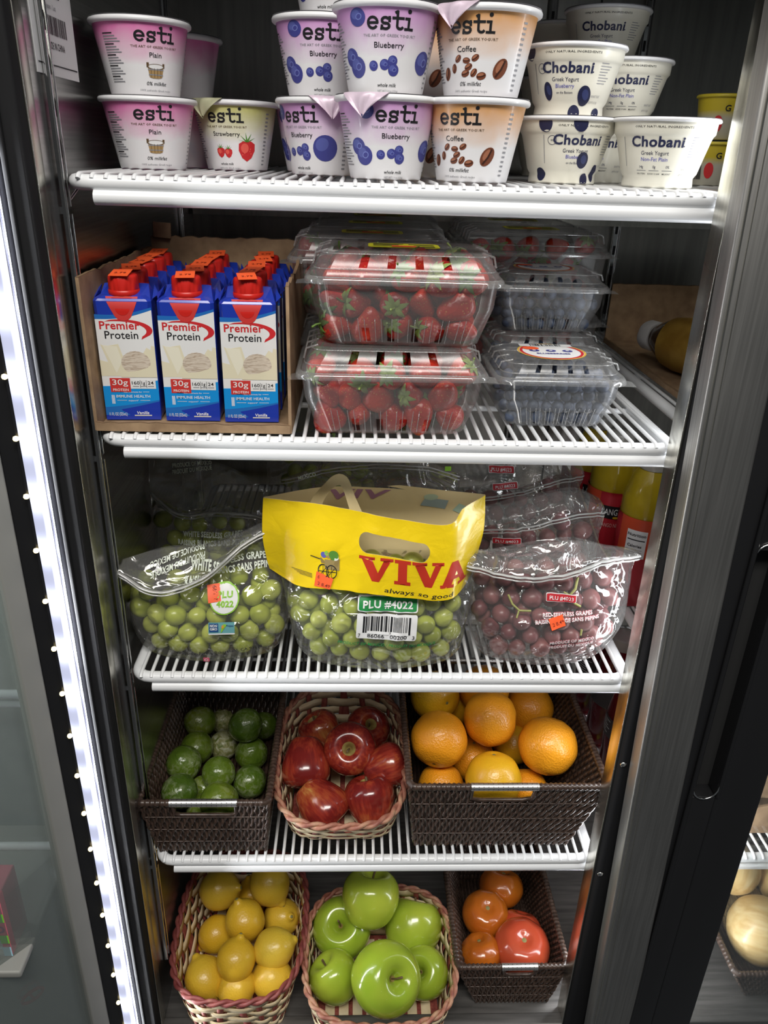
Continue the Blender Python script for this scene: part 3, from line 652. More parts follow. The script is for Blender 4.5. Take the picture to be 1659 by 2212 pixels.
# carton: body, cap, print
def carton_proto():
    t = thing('shake_carton', '', 'drink carton', (0, 0, 0), 'protein shake cartons in the cardboard tray')
    g = MB(); W, D = .027, .0195
    def ring(w_, d0, d1, z, c): return [(-w_+c, d0, z), (w_-c, d0, z), (w_, d0+c, z), (w_, d1-c, z), (w_-c, d1, z), (-w_+c, d1, z), (-w_, d1-c, z), (-w_, d0+c, z)]
    rg = [ring(W-.001, -D+.001, D-.001, 0, .002), ring(W, -D, D, .004, .002), ring(W-.0004, -D+.0002, D, .06, .0055), ring(W, -D, D, .1175, .003), ring(W-.001, -D+.0012, D-.001, .1195, .004)]
    top = [(x, y, .1195+(.010 if y > 0 else .0025)) for x, y, z in ring(W-.006, -D+.006, D-.005, 0, .004)]
    g.loft(rg+[top], PBLUE, True, True, True, False)
    for sx in (-1, 1): g.add([(sx*W, -D*.5, .1185), (sx*W, D*.9, .1185), (sx*(W-.002), D*.9, .128), (sx*(W+.004), D*.2, .121)], [(0, 1, 2), (0, 2, 3)], PBLUE, False)
    g.build('carton_body', t)
    g = MB(); R = .0140; cy = -.003
    g.lathe([(R*1.02, .1215), (R*1.05, .1220), (R*1.05, .1262), (R*.98, .1268)], CAPRED, 40, Matrix.Translation((0, cy, 0)))
    g.lathe([(R, .1268), (R*1.0, .1272), (R*.985, .1375), (R*.93, .1397), (R*.80, .1404), (.0005, .1405)], CAPRED, 72, Matrix.Translation((0, cy, 0)), wob=lambda a, z: 1+(.018*(1 if math.sin(36*a) > 0 else -1) if .1271 < z < .138 else 0))
    g.build('cap', t)
    g = MB(); fn = lambda u, v, e: (u, -D-e*.6+(.0003 if v > .008 else 0)-.0001+(0 if v < .1175 else (v-.1175)*.75), v)
    X = .0268
    def band(lo, hi, n=14): 
        P = [(-X+2*X*i/n, lo(i/n)) for i in range(n+1)]+[(X-2*X*i/n, hi(1-i/n)) for i in range(n+1)]; return poly(P)
    wt = lambda q: .1005+.009*q-.003*math.sin(PI*q)
    g.decal(band(lambda q: .030, wt), PWH, fn, .0003, 0); g.decal(band(wt, lambda q: wt(q)+.0045-.002*q), PMID, fn, .0004, 0)
    g.decal(poly([(-.0150, .1215), (-.0138, .1165), (-.011, .110)]+arc(0, .1095, .0095, .0105, 200, 340, 10)+[(.011, .110), (.0138, .1165), (.0150, .1215)]), CARTRED, fn, .0009, 0)
    g.decal(poly([(-.0095, .1205)]+arc(0, .1115, .0068, .0072, 195, 345, 10)+[(.0095, .1205)]), CAPRED, fn, .0012, 0)
    g.decal(txt('Premier', -.0045, .0950, .0078, .0375, .020), RED, fn, .0006, 0); g.decal(txt('Protein', -.0035, .0858, .0078, .0315, .008), INK, fn, .0006, 0)
    so = arc(-.0030, .0900, .0292, .0105, 112, -25, 22); si = arc(-.0080, .0893, .0285, .0094, -32, 112, 22)
    g.decal(poly(so+[(.015, .0812)]+si), RED, fn, .0005, 0)
    g.decal(poly([(-X, .045), (-X, .061), (-.019, .059), (-.0245, .0765), (-.0205, .0745), (-.0075, .0768), (-.0035, .062), (.004, .063), (.014, .066), (.019, .0735), (.0225, .0710), (.0235, .0755), (X, .0745), (X, .045)]), CREAM, fn, .0005, 0)
    g.decal(poly([(-.0225, .0755), (-.0090, .0745), (-.0055, .060), (-.012, .048), (-.0165, .060)]), CREAM2, fn, .0006, 0)
    g.decal(ell(.0075, .0585, .0140, .0115), SCOOP, fn, .0007, 0); g.decal(poly([(-.008, .0495), (.006, .0500), (.018, .0535), (X, .060), (X, .044), (-.008, .044)]), CREAM, fn, .0009, 0)
    cy_ = lambda q: .035+.006*q*q; dk = lambda q: .0135+.0075*q**1.4
    g.decal(band(lambda q: .012, cy_), PCYAN, fn, .0010, 0); g.decal(band(lambda q: .0006, dk), PMID, fn, .0011, 0); g.decal(band(lambda q: .0005, lambda q: dk(q)-.0045+.003*q), PBLUE, fn, .0012, 0)
    g.decal(rect(-.0195, .0000, .0290, .0432), CARTRED, fn, .0014, 0); g.decal(rect(.0000, .0245, .0325, .0418), PWH, fn, .0014, 0)
    g.decal(txt('30g', -.0098, .0392, .0058, .0150, .006), PW, fn, .0016, 0); g.decal(txt('PROTEIN', -.0098, .0315, .0026, .0150, .010), PW, fn, .0016, 0)
    for s_, u, w_ in (('160', .0052, .0075), ('1g', .0126, .0036), ('24', .0197, .0055)): g.decal(txt(s_, u, .0385, .0034, w_, .012), INK, fn, .0016, 0); g.decal(rect(u-.003, u+.003, .0345, .0353), GREY, fn, .0016, 0)
    for u in (.0096, .0156): g.decal(rect(u-.0002, u+.0002, .0335, .041), INK, fn, .0016, 0)
    g.decal(txt('IMMUNE HEALTH', .0015, .0248, .0030, .033, .008), PW, fn, .0014, 0); g.decal(txt('with nutrients for', .0015, .0292, .0016, .018, .004), PW, fn, .0014, 0); g.decal(txt('support*', .0015, .0205, .0016, .010, .004), PW, fn, .0014, 0)
    for u0, u1, v in ((-.0145, -.0085, .0292), (.0115, .0175, .0292), (-.0145, -.0050, .0205), (.0080, .0175, .0205)): g.decal(rect(u0, u1, v-.0002, v+.0002), PW, fn, .0014, 0)
    g.decal(txt('11 FL OZ (325mL)', -.0148, .0065, .0034, .0175, .004), PW, fn, .0015, 0); g.decal(txt('Vanilla', .0095, .0078, .0030, .0120, .012, .15), PW, fn, .0015, 0); g.decal(rect(.001, .018, .0045, .0055), CREAM2, fn, .0015, 0)
    for q in range(4): g.decal(rect(-.0195+q*.0008, -.0190+q*.0008, .017, .026), PW, fn, .0013, 0)
    g.build('printed_front', t)
    g = MB(); g.loft([[(-.0095, -.0150, .1402), (.0085, -.0155, .1404), (.0095, .004, .1440), (-.0085, .004, .1436)], [(-.0095, -.0152, .1406), (.0085, -.0157, .1408), (.0095, .0038, .1444), (-.0085, .0038, .1440)]], ORANGE_ST, True, True, True, False)
    fs = lambda u, v, e: (u, -.006+v*.97-e*.3, .1425+v*.19+e); g.decal(txt('2.79', 0, -.001, .004, .011, .004), STX, fs, .0003, 0)
    g.build('price_sticker', t); return t
cp = carton_proto(); rc = random.Random(11); first = True
coln = ('left column', 'middle column', 'right column'); rown = ('front carton', 'second carton from the front', 'middle carton', 'second carton from the back', 'rearmost carton')
for c in range(3):
    for r in range(5):
        o = cp if first else dup(cp); first = False
        o.location = ((-.2660, -.2060, -.1463)[c]+rc.uniform(-.001, .001)-.001*r*(c == 0), .0505+r*.0435+rc.uniform(-.001, .001), Z2+.0042)
        o.rotation_euler = (0, 0, math.radians((2.0, 1.0, .5)[c]+rc.uniform(-1.5, 1.5)))
        o['label'] = 'red capped shake carton, %s of the %s in the tray' % (rown[r], coln[c])
        for ch in o.children:
            if ch.name.startswith('price_sticker'): ch.rotation_euler = (0, 0, rc.uniform(-.5, .5)); ch.location = (rc.uniform(-.002, .002), -.004+rc.uniform(-.002, .002), 0)

# ------------------------------------------------------------------ berries
SB = mat('strawberry_flesh', (.5, .03, .02), .3, coat=.3); k = N(SB); v = k.obj()
vo = k.n('TexVoronoi'); k.l(v, vo.inputs['Vector']); vo.inputs['Scale'].default_value = 330
seed = k.ramp(vo.outputs[0], [(.16, (1, 1, 1)), (.26, (0, 0, 0))]); nz = k.noise(v, 60, 2)
bs_ = k.mix(k.math('MULTIPLY_ADD', k.rnd(), .7, k.math('MULTIPLY_ADD', nz, .6, -.35)), (.42, .012, .012), (.66, .06, .025))
k.base(k.mix(k.math('MULTIPLY', seed, .75), bs_, (.66, .33, .10))); k.bump(vo.outputs[0], .45, .0008)
LEAF = mat('strawberry_leaf', (.16, .26, .05), .5); k = N(LEAF); k.base(k.mix(k.rnd(), (.11, .22, .04), (.28, .36, .09)))
def strawberry_proto():
    g = MB(); R = 1.0
    pr_ = [(.02, -1.12), (.20, -1.06), (.38, -.90), (.58, -.58), (.76, -.20), (.88, .18), (.90, .44), (.80, .68), (.55, .84), (.25, .86), (.02, .80)]
    g.lathe([(r*.0172, z*.0172) for r, z in pr_], SB, 22, wob=lambda a, z: 1+.05*math.sin(2*a+z*90)+.03*math.sin(3*a))
    o = g.build('strawberry')
    g = MB()
    for i in range(9):
        a = i*2*PI/9+.2*math.sin(i*5); L = .0125+.003*math.sin(i*3.3); rows = []
        for j in range(5):
            q = j/4; r = .001+L*q; z = .0148+.0022*math.sin(q*2.6)-.0042*q*q+.0015*math.sin(i*2)*q; wd = .0030*math.sin(PI*min(1, .18+.82*q*.98))
            rows.append([(r*math.cos(a)-wd*math.sin(a), r*math.sin(a)+wd*math.cos(a), z), (r*math.cos(a), r*math.sin(a), z+.0006), (r*math.cos(a)+wd*math.sin(a), r*math.sin(a)-wd*math.cos(a), z)])
        g.loft(rows, LEAF, False, False, False)
    g.tube([(0, 0, .0145), (.001, 0, .020), (.004, .001, .0245)], .0011, LEAF, 6); g.build('calyx', o)
    return o
BB = mat('blueberry_skin', (.06, .08, .15), .5); k = N(BB); v = k.obj(); nz = k.noise(v, 160, 3)
k.base(k.mix(k.math('MULTIPLY_ADD', k.rnd(), .45, k.math('MULTIPLY_ADD', nz, 1.1, -.3)), (.012, .017, .036), (.12, .155, .235)))
def blueberry_proto():
    g = MB(); r = .0066
    g.lathe([(.0001, -r*.93)]+[(r*math.cos(a), r*.93*math.sin(a)) for a in [-PI/2+PI*i/12 for i in range(1, 10)]]+[(r*.40, r*.90), (r*.36, r*.99), (r*.30, r*.96), (r*.22, r*.78), (.0001, r*.72)], BB, 18, wob=lambda a, z: 1+(.16*math.sin(5*a) if z > r*.93 else 0))
    return g.build('blueberry')
# ------------------------------------------------------------------ clear hinged clamshell boxes
def rrp(w_, d, r, z, cuts, ox=0, oy=0):
    # rounded rectangle, front edge carries the given cut fractions so vents can be left open
    P = [((-w_/2+r)+(w_-2*r)*f, -d/2, z) for f in cuts]
    for cx, cy, a in ((w_/2-r, -d/2+r, -PI/2), (w_/2-r, d/2-r, 0), (-w_/2+r, d/2-r, PI/2), (-w_/2+r, -d/2+r, PI)):
        P += [(cx+r*math.cos(a+PI/2*i/4), cy+r*math.sin(a+PI/2*i/4), z) for i in range(5)]
    return [(p[0]+ox, p[1]+oy, p[2]) for p in P]
def clamshell(label, x, y, z, W, D, bw, bd, H, L, grp, vents=4, rz=0.0, lid_in=.012):
    t = thing('berry_clamshell', label, 'berry box', (x, y, z), grp, rz)
    cuts = [0, .004]; 
    for i in range(vents): c = .5+(i-(vents-1)/2)*.19; cuts += [c-.028, c+.028]
    cuts += [.996, 1]; slot = {2*i+2 for i in range(vents)}
    lv = [(0, bw-.006, bd-.006), (.002, bw, bd), (.004, bw+.001, bd+.001), (.017, bw+(W-bw)*.28, bd+(D-bd)*.28), (H*.6, bw+(W-bw)*.68, bd+(D-bd)*.68), (H, W-.006, D-.006)]
    g = MB(); rings = [rrp(a, b, .016, zz, cuts) for zz, a, b in lv]
    g.loft(rings, CLAM, True, True, False, True, None, lambda j, i: j == 2 and i in slot)
    nr = 8
    for i in range(nr):
        f = -.5+(i+.5)/nr; xb = f*(bw-.03); xt = f*(W-.04)
        for dx in (-.003, .003):
            q0, q1 = .02, .42; zz0, zz1 = H*q0+.002, H*q1
            g.tube([(xb+dx+(xt-xb)*q0, -bd/2-(D-bd)/2*q0-.0009, zz0), (xb+dx+(xt-xb)*q1, -bd/2-(D-bd)/2*q1-.0004, zz1)], .00045, CLAMRIM, 5)
    g.build('tub', t)
    g = MB()
    fl = [(H-.0045, W+.002, D+.002), (H-.0040, W+.006, D+.006), (H, W+.004, D+.004), (H+.0025, W, D), (H+.0015, W-.004, D-.004)]
    g.loft([rrp(a, b, .018, zz, cuts) for zz, a, b in fl], CLAMRIM, True, False, False)
    for sx in (-1, 1):
        g.add([(sx*(W/2-.01), -D/2-.003, H-.003), (sx*(W/2+.009), -D/2-.001, H-.004), (sx*(W/2+.009), -D/2+.016, H-.003), (sx*(W/2+.001), -D/2+.018, H-.002)], [(0, 1, 2, 3)], CLAMRIM)
    g.build('rim', t)
    g = MB()
    lw = [(H+.0015, W-.004, D-.004), (H+L*.30, W-.007, D-.007), (H+L*.36, W-.012, D-.012), (H+L*.42, W-.013, D-.013), (H+L*.90, W-.013-lid_in, D-.013-lid_in), (H+L, W-.020-lid_in, D-.020-lid_in)]
    g.loft([rrp(a, b, .016, zz, cuts) for zz, a, b in lw], CLAM, True, False, True, True, None, lambda j, i: j == 3 and i in slot)
    hx = (W-.013-lid_in/2)/2
    for sx in (-1, 1):
        for i in range(4):
            yy = -.3*D+i*.2*D; g.tube([(sx*(hx+.004), yy, H+L*.45), (sx*(hx+.0015), yy, H+L*.85), (sx*(hx-.010), yy, H+L*1.0)], .0011, CLAMRIM, 6)
    for zz, a, b in (lw[0], lw[2], lw[4]):
        g.tube(rrp(a, b, .016, zz, cuts), .0006, CLAMRIM, 5, True)
    g.build('lid', t); return t
def fill(proto, n, base, ex, ey, grp, label, sd, spc, rz=0.0, sc=(.85, 1.12)):
    rr = random.Random(sd); out = []
    nx, ny, nz_ = n
    for kz in range(nz_):
        q = (kz+.5)/nz_
        for j in range(ny):
            for i in range(nx):
                wx = ex[0]+(ex[1]-ex[0])*q; wy = ey[0]+(ey[1]-ey[0])*q
                fx = 0 if nx == 1 else (i/(nx-1)-.5); fy = 0 if ny == 1 else (j/(ny-1)-.5)
                ox = (.5/nx if kz % 2 else 0)*(1 if (j % 2) else -1)*.8
                px = max(-.5, min(.5, fx+ox))*wx+rr.uniform(-1, 1)*spc*.16; py = fy*wy+rr.uniform(-1, 1)*spc*.10
                pz = base[2]+spc*.46+kz*spc*.80+rr.uniform(-1, 1)*spc*.08
                c, s_ = math.cos(rz), math.sin(rz)
                ax = (rr.uniform(-1, 1), rr.uniform(-1, .8), rr.uniform(-.8, 1))
                out.append(dup(proto, (base[0]+px*c-py*s_, base[1]+px*s_+py*c, pz), label, grp, aim(ax, rr.uniform(0, 6)), rr.uniform(*sc)))
    return out
sp_ = tag(strawberry_proto(), 'red strawberry inside the upper front clear clamshell', 'strawberry', 'strawberries in the upper front box')
bp_ = tag(blueberry_proto(), 'dusty blueberry inside the front clear clamshell', 'blueberry', 'blueberries in the front box')
SW, SD, SBW, SBD, SH, SL = .184, .128, .150, .102, .062, .024
sg = 'clear strawberry clamshells'
spots = [(-.0065, .062, 0, .01, 'clear strawberry box on the shelf front, under another box', 3, (5, 3, 3)), (.0035, .072, 1, -.015, 'clear strawberry box with yellow label stacked on top at front', 1, (5, 3, 3)),
         (-.0150, .205, 0, .0, 'clear strawberry box on the shelf behind the lower front box', 2, (5, 1, 2)), (-.0250, .212, 1, .0, 'clear strawberry box on top, just behind the upper front box', 4, (5, 1, 3)),
         (-.0200, .345, 0, .0, 'clear strawberry box third back on the shelf, left row', 0, None), (-.0180, .350, 1, .0, 'clear strawberry box third back, upper of the left row', 5, None),
         (-.0180, .482, 0, .0, 'clear strawberry box at the far back of the left row, lower', 0, None), (-.0120, .486, 1, .0, 'clear strawberry box at the far back of the left row, upper', 6, None),
         (.1880, .345, 0, .0, 'clear strawberry box on the shelf behind the blueberry boxes', 7, (5, 1, 2)), (.1830, .330, 1, .0, 'clear strawberry box on top, behind the blueberry boxes', 8, (5, 1, 3)),
         (.1850, .470, 0, .0, 'clear strawberry box at the far back of the right row, lower', 0, None), (.1850, .470, 1, .0, 'clear strawberry box at the far back of the right row, upper', 9, None)]
for x, y, lev, rz, lab, sd, nn in spots:
    z = Z2+.0006+lev*(SH+SL+.0012)
    t = clamshell(lab, x, y, z, SW, SD, SBW, SBD, SH, SL, sg, 4, rz)
    if lev == 1:
        g = MB(); fn = lambda u, v, e: (u, v, SH+SL+.0004+e); YL = flat('yellow_label', (.75, .72, .02), .4)
        g.decal(rrect(-.035, .035, -.018, .022, .008), YL, fn, .0002, 0)
        for (u0, u1, v0, v1) in ((-.03, .0, .012, .016), (-.03, -.005, .004, .008), (-.03, .005, -.004, 0), (.012, .03, -.012, -.006), (.01, .03, .0, .004), (.005, .03, .010, .014)): g.decal(rect(u0, u1, v0, v1), INK, fn, .0004, 0)
        g.decal(rect(-.012, .012, -.013, -.001), ORANGE_ST, fn, .0006, 0); g.build('top_label', t)
    if nn:
        L = lab.replace('clear strawberry box', 'the clear box').replace('with yellow label ', '')
        ss = fill(sp_, nn, (x, y, z+.002), (SBW-.034, SW-.044), (SBD-.034, SD-.044), 'strawberries in the ' + lab[23:], 'red strawberry inside '+L, sd, .0285, rz)
        if lev == 1 and y < .1:
            fill(sp_, (4, 2, 1), (x, y, z+.062), (.11, .11), (.04, .04), 'strawberries in the ' + lab[23:], 'red strawberry inside '+L, 33, .0150, rz, (.9, 1.1))
bpy.data.objects.remove(sp_.children[0]); bpy.data.objects.remove(sp_)
BW, BD, BBW, BBD, BH, BL = .134, .112, .104, .088, .052, .016
for x, y, lev, lab, nn, L in ((.1675, .088, 0, 'clear blueberry box with round label alone at the shelf front', (8, 3, 4), 'dusty blueberry in the front box with the round label'),
                           (.1830, .222, 0, 'clear blueberry box on the shelf underneath another blueberry box', (8, 1, 4), 'dusty blueberry in the lower rear blueberry box'),
                           (.1830, .232, 1, 'clear blueberry box stacked behind the box with round label', (8, 2, 4), 'dusty blueberry in the raised rear blueberry box')):
    z = Z2+.0006+lev*(BH+BL+.001); t = clamshell(lab, x, y, z, BW, BD, BBW, BBD, BH, BL, 'clear blueberry clamshells', 4, 0, .008)
    if lab.endswith('front') or lev == 1:
        g = MB(); fn = lambda u, v, e: (u, v+.004, BH+BL+.0004+e)
        g.decal(ell(0, 0, .037, .029, 0, 36), PW, fn, .0001, 0); g.decal(ringg(0, 0, .0365, .0345, 36), flat('gold_ring', (.75, .45, .05)), fn, .0003, 0); g.decal(ringg(0, 0, .034, .031, 36), RED, fn, .0003, 0)
        for u in (-.018, 0, .018): g.decal(ell(u, .003, .0055, .005), BLUEB, fn, .0004, 0); g.decal(ell(u, .004, .002, .002), PW, fn, .0005, 0)
        g.decal(txt('BLUEBERRIES', 0, -.010, .005, .036, .03), BLUEB, fn, .0004, 0); g.decal(rect(-.030, .028, .022, .034), PW, fn, .0004, 0); g.decal(barcode(-.018, .016, .024, .033, 9, 26), INK, fn, .0005, 0)
        g.decal(ell(-.020, .013, .009, .007), ORANGE_ST, fn, .0006, 0); g.build('top_label', t)
    fill(bp_, nn, (x, y, z+.0025), (BBW-.018, BW-.028), (BBD-.016, BD-.026), 'blueberries in the '+lab[6:], L, len(lab)+len(L), .0148, 0, (.85, 1.12))
bpy.data.objects.remove(bp_)

# right bay: shallow carton with a bottle lying in it
t = thing('cardboard_tray', 'brown cardboard tray at far right holding a lying bottle', 'tray', (.437, .30, Z2+.0005))
g = MB(); g.box(-.092, .16, -.16, .165, 0, .0035, CARD); g.build('base', t)
torn((-.092, .165), (.16, .165), .088, CARD, 'back_wall', amp=.0006, parent=t); torn((-.092, -.16), (-.092, .165), .007, CARD, 'side_lip', amp=.001, parent=t)
BRW = mat('brown_drink', (.07, .03, .012), .15, coat=.5); OCH = mat('ochre_label', (.36, .20, .03), .5); k = N(OCH); k.base(k.ramp(k.noise(k.obj(), 30, 3), [(.4, (.30, .16, .02)), (.6, (.42, .25, .04))]))
b = thing('drink_bottle', 'brown bottle with ochre label lying on its side in the tray', 'bottle', (.396, .250, Z2+.0405))
b.rotation_euler = (-PI/2, 0, math.radians(22))
g = MB(); g.lathe([(.030, -.105), (.034, -.10), (.035, -.09), (.035, .02), (.032, .04), (.022, .062), (.0165, .072), (.0165, .080)], BRW, 36); g.build('bottle_body', b)
g = MB(); g.lathe([(.0354, -.085), (.0354, .022), (.0325, .040)], OCH, 36, cap=False); g.lathe([(.0357, -.092), (.0357, -.072)], flat('maroon_band', (.12, .03, .04)), 36, cap=False)
g.add([((.0356)*math.sin(a), .0356*math.cos(a), z) for a in (.1, .5, .9) for z in (.0, .02)], [(0, 2, 3, 1), (2, 4, 5, 3)], flat('slate_patch', (.14, .14, .14))); g.build('printed_label', b)
g = MB(); g.lathe([(.019, .072), (.0195, .074), (.0195, .090), (.0180, .092), (.001, .0925)], mat('white_cap', (.7, .68, .66), .45), 36, wob=lambda a, z: 1+.02*math.sin(30*a)); g.build('cap', b)
# ------------------------------------------------------------------ third shelf: bags of grapes
def cr(P, t):
    n = len(P)-1; i = min(n-1, max(0, int(t*n))); f = t*n-i
    p0, p1, p2, p3 = P[max(0, i-1)], P[i], P[i+1], P[min(n, i+2)]
    return .5*((2*p1)+(p2-p0)*f+(2*p0-5*p1+4*p2-p3)*f*f+(3*p1-p0-3*p2+p3)*f**3)
class Bag:
    def __init__(s, rings, seed=0, amp=.0035, nu=44, nv=46):
        R = [([Vector(p) for p in c], t) for c, t in rings]; s.nu, s.nv = nu, nv; s.F = []; s.B = []
        for j in range(nv+1):
            v = j/nv; rf = []; rb = []
            T = max(.0006, cr([r[1] for r in R], v))
            for i in range(nu+1):
                u = i/nu; c = cr([cr(r[0], u) for r in R], v); th = T*max(.0, math.sin(PI*u))**.45+.0004
                q = Vector((c.x*22+seed*7, c.z*15, seed*3.1)); q2 = Vector((c.x*60+seed*5, c.z*34-c.x*20, seed+4))
                am = amp*min(1, .3+v*1.1)
                d = am*(noise.noise(q)*1.0+abs(noise.noise(q2))*.9-.3)
                rf.append(Vector((c.x, c.y-th-d, c.z))); q.y += 9; q2.y += 5
                rb.append(Vector((c.x, c.y+th+am*noise.noise(q), c.z)))
            s.F.append(rf); s.B.append(rb)
    def mesh(s, g, m):
        g.loft([f+b[::-1] for f, b in zip(s.F, s.B)], m, True, True, False)
    def front(s, x, z):
        best = []
        for row in s.F:
            if abs(row[s.nu//2].z-z) > .07: continue
            for p in row:
                d = (p.x-x)**2+(p.z-z)**2
                if d < .00012: best.append((d, p.y))
        if not best: return None
        best.sort(); best = best[:4]; sw = sum(1/(d+1e-8) for d, _ in best); return sum(y/(d+1e-8) for d, y in best)/sw
    def back(s, x, z):
        best = [((p.x-x)**2+(p.z-z)**2, p.y) for row in s.B for p in row[::2]]; return min(best)[1]
    def fn(s, x0, z0, lift=.0012):
        def f(u, v, e):
            y = s.front(x0+u, z0+v); return (x0+u, (y if y is not None else .05)-lift-e*1.4, z0+v)
        return f
GR = mat('green_grape_skin', (.50, .55, .13), .3, sss=.12, coat=.15); k = N(GR); v = k.obj(); nz = k.noise(v, 60, 3)
k.base(k.mix(k.math('MULTIPLY_ADD', k.rnd(), .6, k.math('MULTIPLY_ADD', nz, .8, -.3)), (.44, .51, .055), (.68, .72, .17)))
RG = mat('red_grape', (.22, .06, .07), .36, sss=.15, coat=.1); k = N(RG); v = k.obj(); nz = k.noise(v, 70, 4)
k.base(k.mix(k.math('MULTIPLY_ADD', k.rnd(), .7, k.math('MULTIPLY_ADD', nz, .9, -.35)), (.19, .05, .06), (.42, .18, .17)))
STEM = mat('grape_stalk', (.36, .36, .12), .5)
def grape_proto(m, name):
    g = MB(); R = .0112; rz_ = R*1.10
    g.lathe([(.0001, -rz_)]+[(R*math.cos(a), rz_*math.sin(a)) for a in [-PI/2+PI*i/14 for i in range(1, 14)]]+[(.0001, rz_*.96)], m, 20)
    return g.build(name)
gp = tag(grape_proto(GR, 'green_grape'), '', 'grape'); rp = tag(grape_proto(RG, 'red_grape'), '', 'grape')
def pack(bag, proto, label, grp, x0, x1, z0, z1, layers, seed, top=None, R=.0117, maxn=999):
    rr = random.Random(seed); n = 0; sp = R*2.03; kk = 0; z = z0+R
    while z < z1:
        x = x0+R+(sp/2 if kk % 2 else 0)
        while x < x1-R:
            xx = x+rr.uniform(-1, 1)*R*.22; zz = z+rr.uniform(-1, 1)*R*.22
            if top is None or zz < top(xx):
                yf = [q_ for q_ in (bag.front(xx, zz), bag.front(xx, zz-R*.8), bag.front(xx, zz+R*.8)) if q_ is not None]; yf = max(yf) if yf else None
                if yf is not None:
                    yb = bag.back(xx, zz); y = yf+R*1.2+rr.uniform(0, 1)*R*.5; L = 0
                    while y < yb-R*.8 and L < layers and n < maxn:
                        ox = (sp*.5 if L % 2 else 0)
                        dup(proto, (xx+ox*.5*rr.choice((-1, 1)), y, zz+ox*.4), label, grp, aim((rr.uniform(-1, 1), rr.uniform(-1, 1), rr.uniform(-1, 1)), 0), rr.uniform(.86, 1.08)); n += 1
                        y += sp*.86; L += 1
            x += sp
        z += sp*.86; kk += 1
    return n
def zipline(g, bag, j, m, r=.0022):
    g.tube([p+Vector((0, -.0008, 0)) for p in bag.F[j]], r, m, 8, False, None, .6); g.tube([p+Vector((0, -.0006, -.0045)) for p in bag.F[j]], r*.5, m, 6)
# front left bag of green grapes
C = lambda xs, y, z: [(x, y, z) for x in xs]
lin = lambda a, b: [a+(b-a)*i/4 for i in range(5)]
bl = Bag([(C(lin(-.285, -.135), .058, Z3+.001), .034), (C(lin(-.296, -.124), .060, Z3+.014), .040), (C(lin(-.302, -.116), .060, -.463), .046), (C(lin(-.300, -.118), .062, -.428), .036),
          ([(-.299, .050, -.400), (-.255, .046, -.412), (-.210, .055, -.402), (-.168, .066, -.385), (-.124, .070, -.375)], .014),
          ([(-.300, .022, -.388), (-.256, .014, -.407), (-.208, .026, -.396), (-.167, .048, -.366), (-.124, .066, -.348)], .003),
          ([(-.297, .036, -.381), (-.255, .052, -.374), (-.210, .062, -.374), (-.165, .068, -.358), (-.128, .078, -.342)], .002)], 3, .005)
t = thing('grape_bag', 'clear zip bag of green grapes at front left of the shelf', 'bag of grapes', (0, 0, 0), 'bags of grapes')
g = MB(); bl.mesh(g, FILM); g.build('film', t)
g = MB(); zipline(g, bl, int(46*5/6), ZIP); g.build('zip_strip', t)
g = MB(); f = bl.fn(-.192, -.385)
g.decal(txt('WHITE SEEDLESS GRAPES', .012, .0005, .0078, .085, .03, res=2, rot=.05), LTEXT, f, .0004, .004, .004); g.decal(txt('RAISINS BLANCS SANS PEPINS', .012, -.0105, .0078, .094, .03, res=2, rot=.07), LTEXT, f, .0004, .004, .004)
g.build('variety_print', t); g = MB()
f = bl.fn(-.186, -.424); g.decal(ell(0, 0, .0165, .0165, 0, 32), LIME_INK, f, .0004, .004, .004); g.decal(ell(0, 0, .0150, .0150, 0, 32), PW, f, .0008, .004, .004)
g.decal(txt('PLU', .001, .0050, .0062, .017, .04), LIME_INK, f, .0013, .004, .004); g.decal(txt('4022', .001, -.0045, .0062, .019, .04), LIME_INK, f, .0013, .004, .004)
g.build('plu_roundel', t); g = MB()
f = bl.fn(-.189, -.456); g.decal(rect(-.0145, .0145, -.0070, .0075), flat('label_teal', (.16, .42, .45)), f, .0004, .004, .004); g.decal(rect(-.0138, -.0035, -.0035, .0068), flat('label_navy', (.02, .09, .25)), f, .0007, .004, .004)
g.decal(txt('NON', -.0087, .0043, .0030, .008, .03), PW, f, .0010, 0); g.decal(txt('GMO', -.0087, .0005, .0030, .008, .03), PW, f, .0010, 0); g.decal(poly([(-.001, -.005), (.002, -.001), (.006, .005), (.0025, .006), (.000, .002)]), LIME_INK, f, .001, 0); g.decal(ell(.0015, .003, .0012, .002), flat('corn_orange', (.8, .35, .05)), f, .0013, 0); g.decal(txt('Project', .0095, .0040, .0022, .008, .02), flat('label_navy2', (.02, .09, .25)), f, .001, 0); g.decal(rect(-.0145, .0145, -.0070, -.0052), PW, f, .0007, 0)
g.build('crop_label', t); g = MB()
f = bl.fn(-.195, -.491); g.decal(txt('Grapeman Farms, Bakersfield, CA 93308', .0, .0, .0046, .098, .012, res=2, rot=.06), INK, f, .0005, .004, .004)
f = bl.fn(-.210, -.5025); g.decal(rrect(-.0035, .0035, -.0035, .0035, .001), flat('pink_icon', (.8, .12, .22)), f, .0006, 0); g.decal(ringg(0, 0, .0021, .0014), PW, f, .0010, 0); g.decal(txt('grapeman_farms', .028, .0, .0030, .034, .008), INK, f, .0006, .004, .004)
g.build('farm_print', t); g = MB()
f = bl.fn(-.238, -.385, .003); g.decal(txt('PRODUCE OF MEXICO', 0, .006, .0050, .058, .02, res=2, rot=PI+.22), LTEXT, f, .0004, .004, .004); g.decal(txt('PRODUIT DU MEXIQUE', .002, -.001, .0050, .058, .02, res=2, rot=PI+.24), LTEXT, f, .0004, .004, .004)
g.build('printed_text', t)
g = MB(); f = bl.fn(-.1975, -.4185, .0022); q = lambda u, v, e: f(u*.98-v*.14, v*.98+u*.14, e)
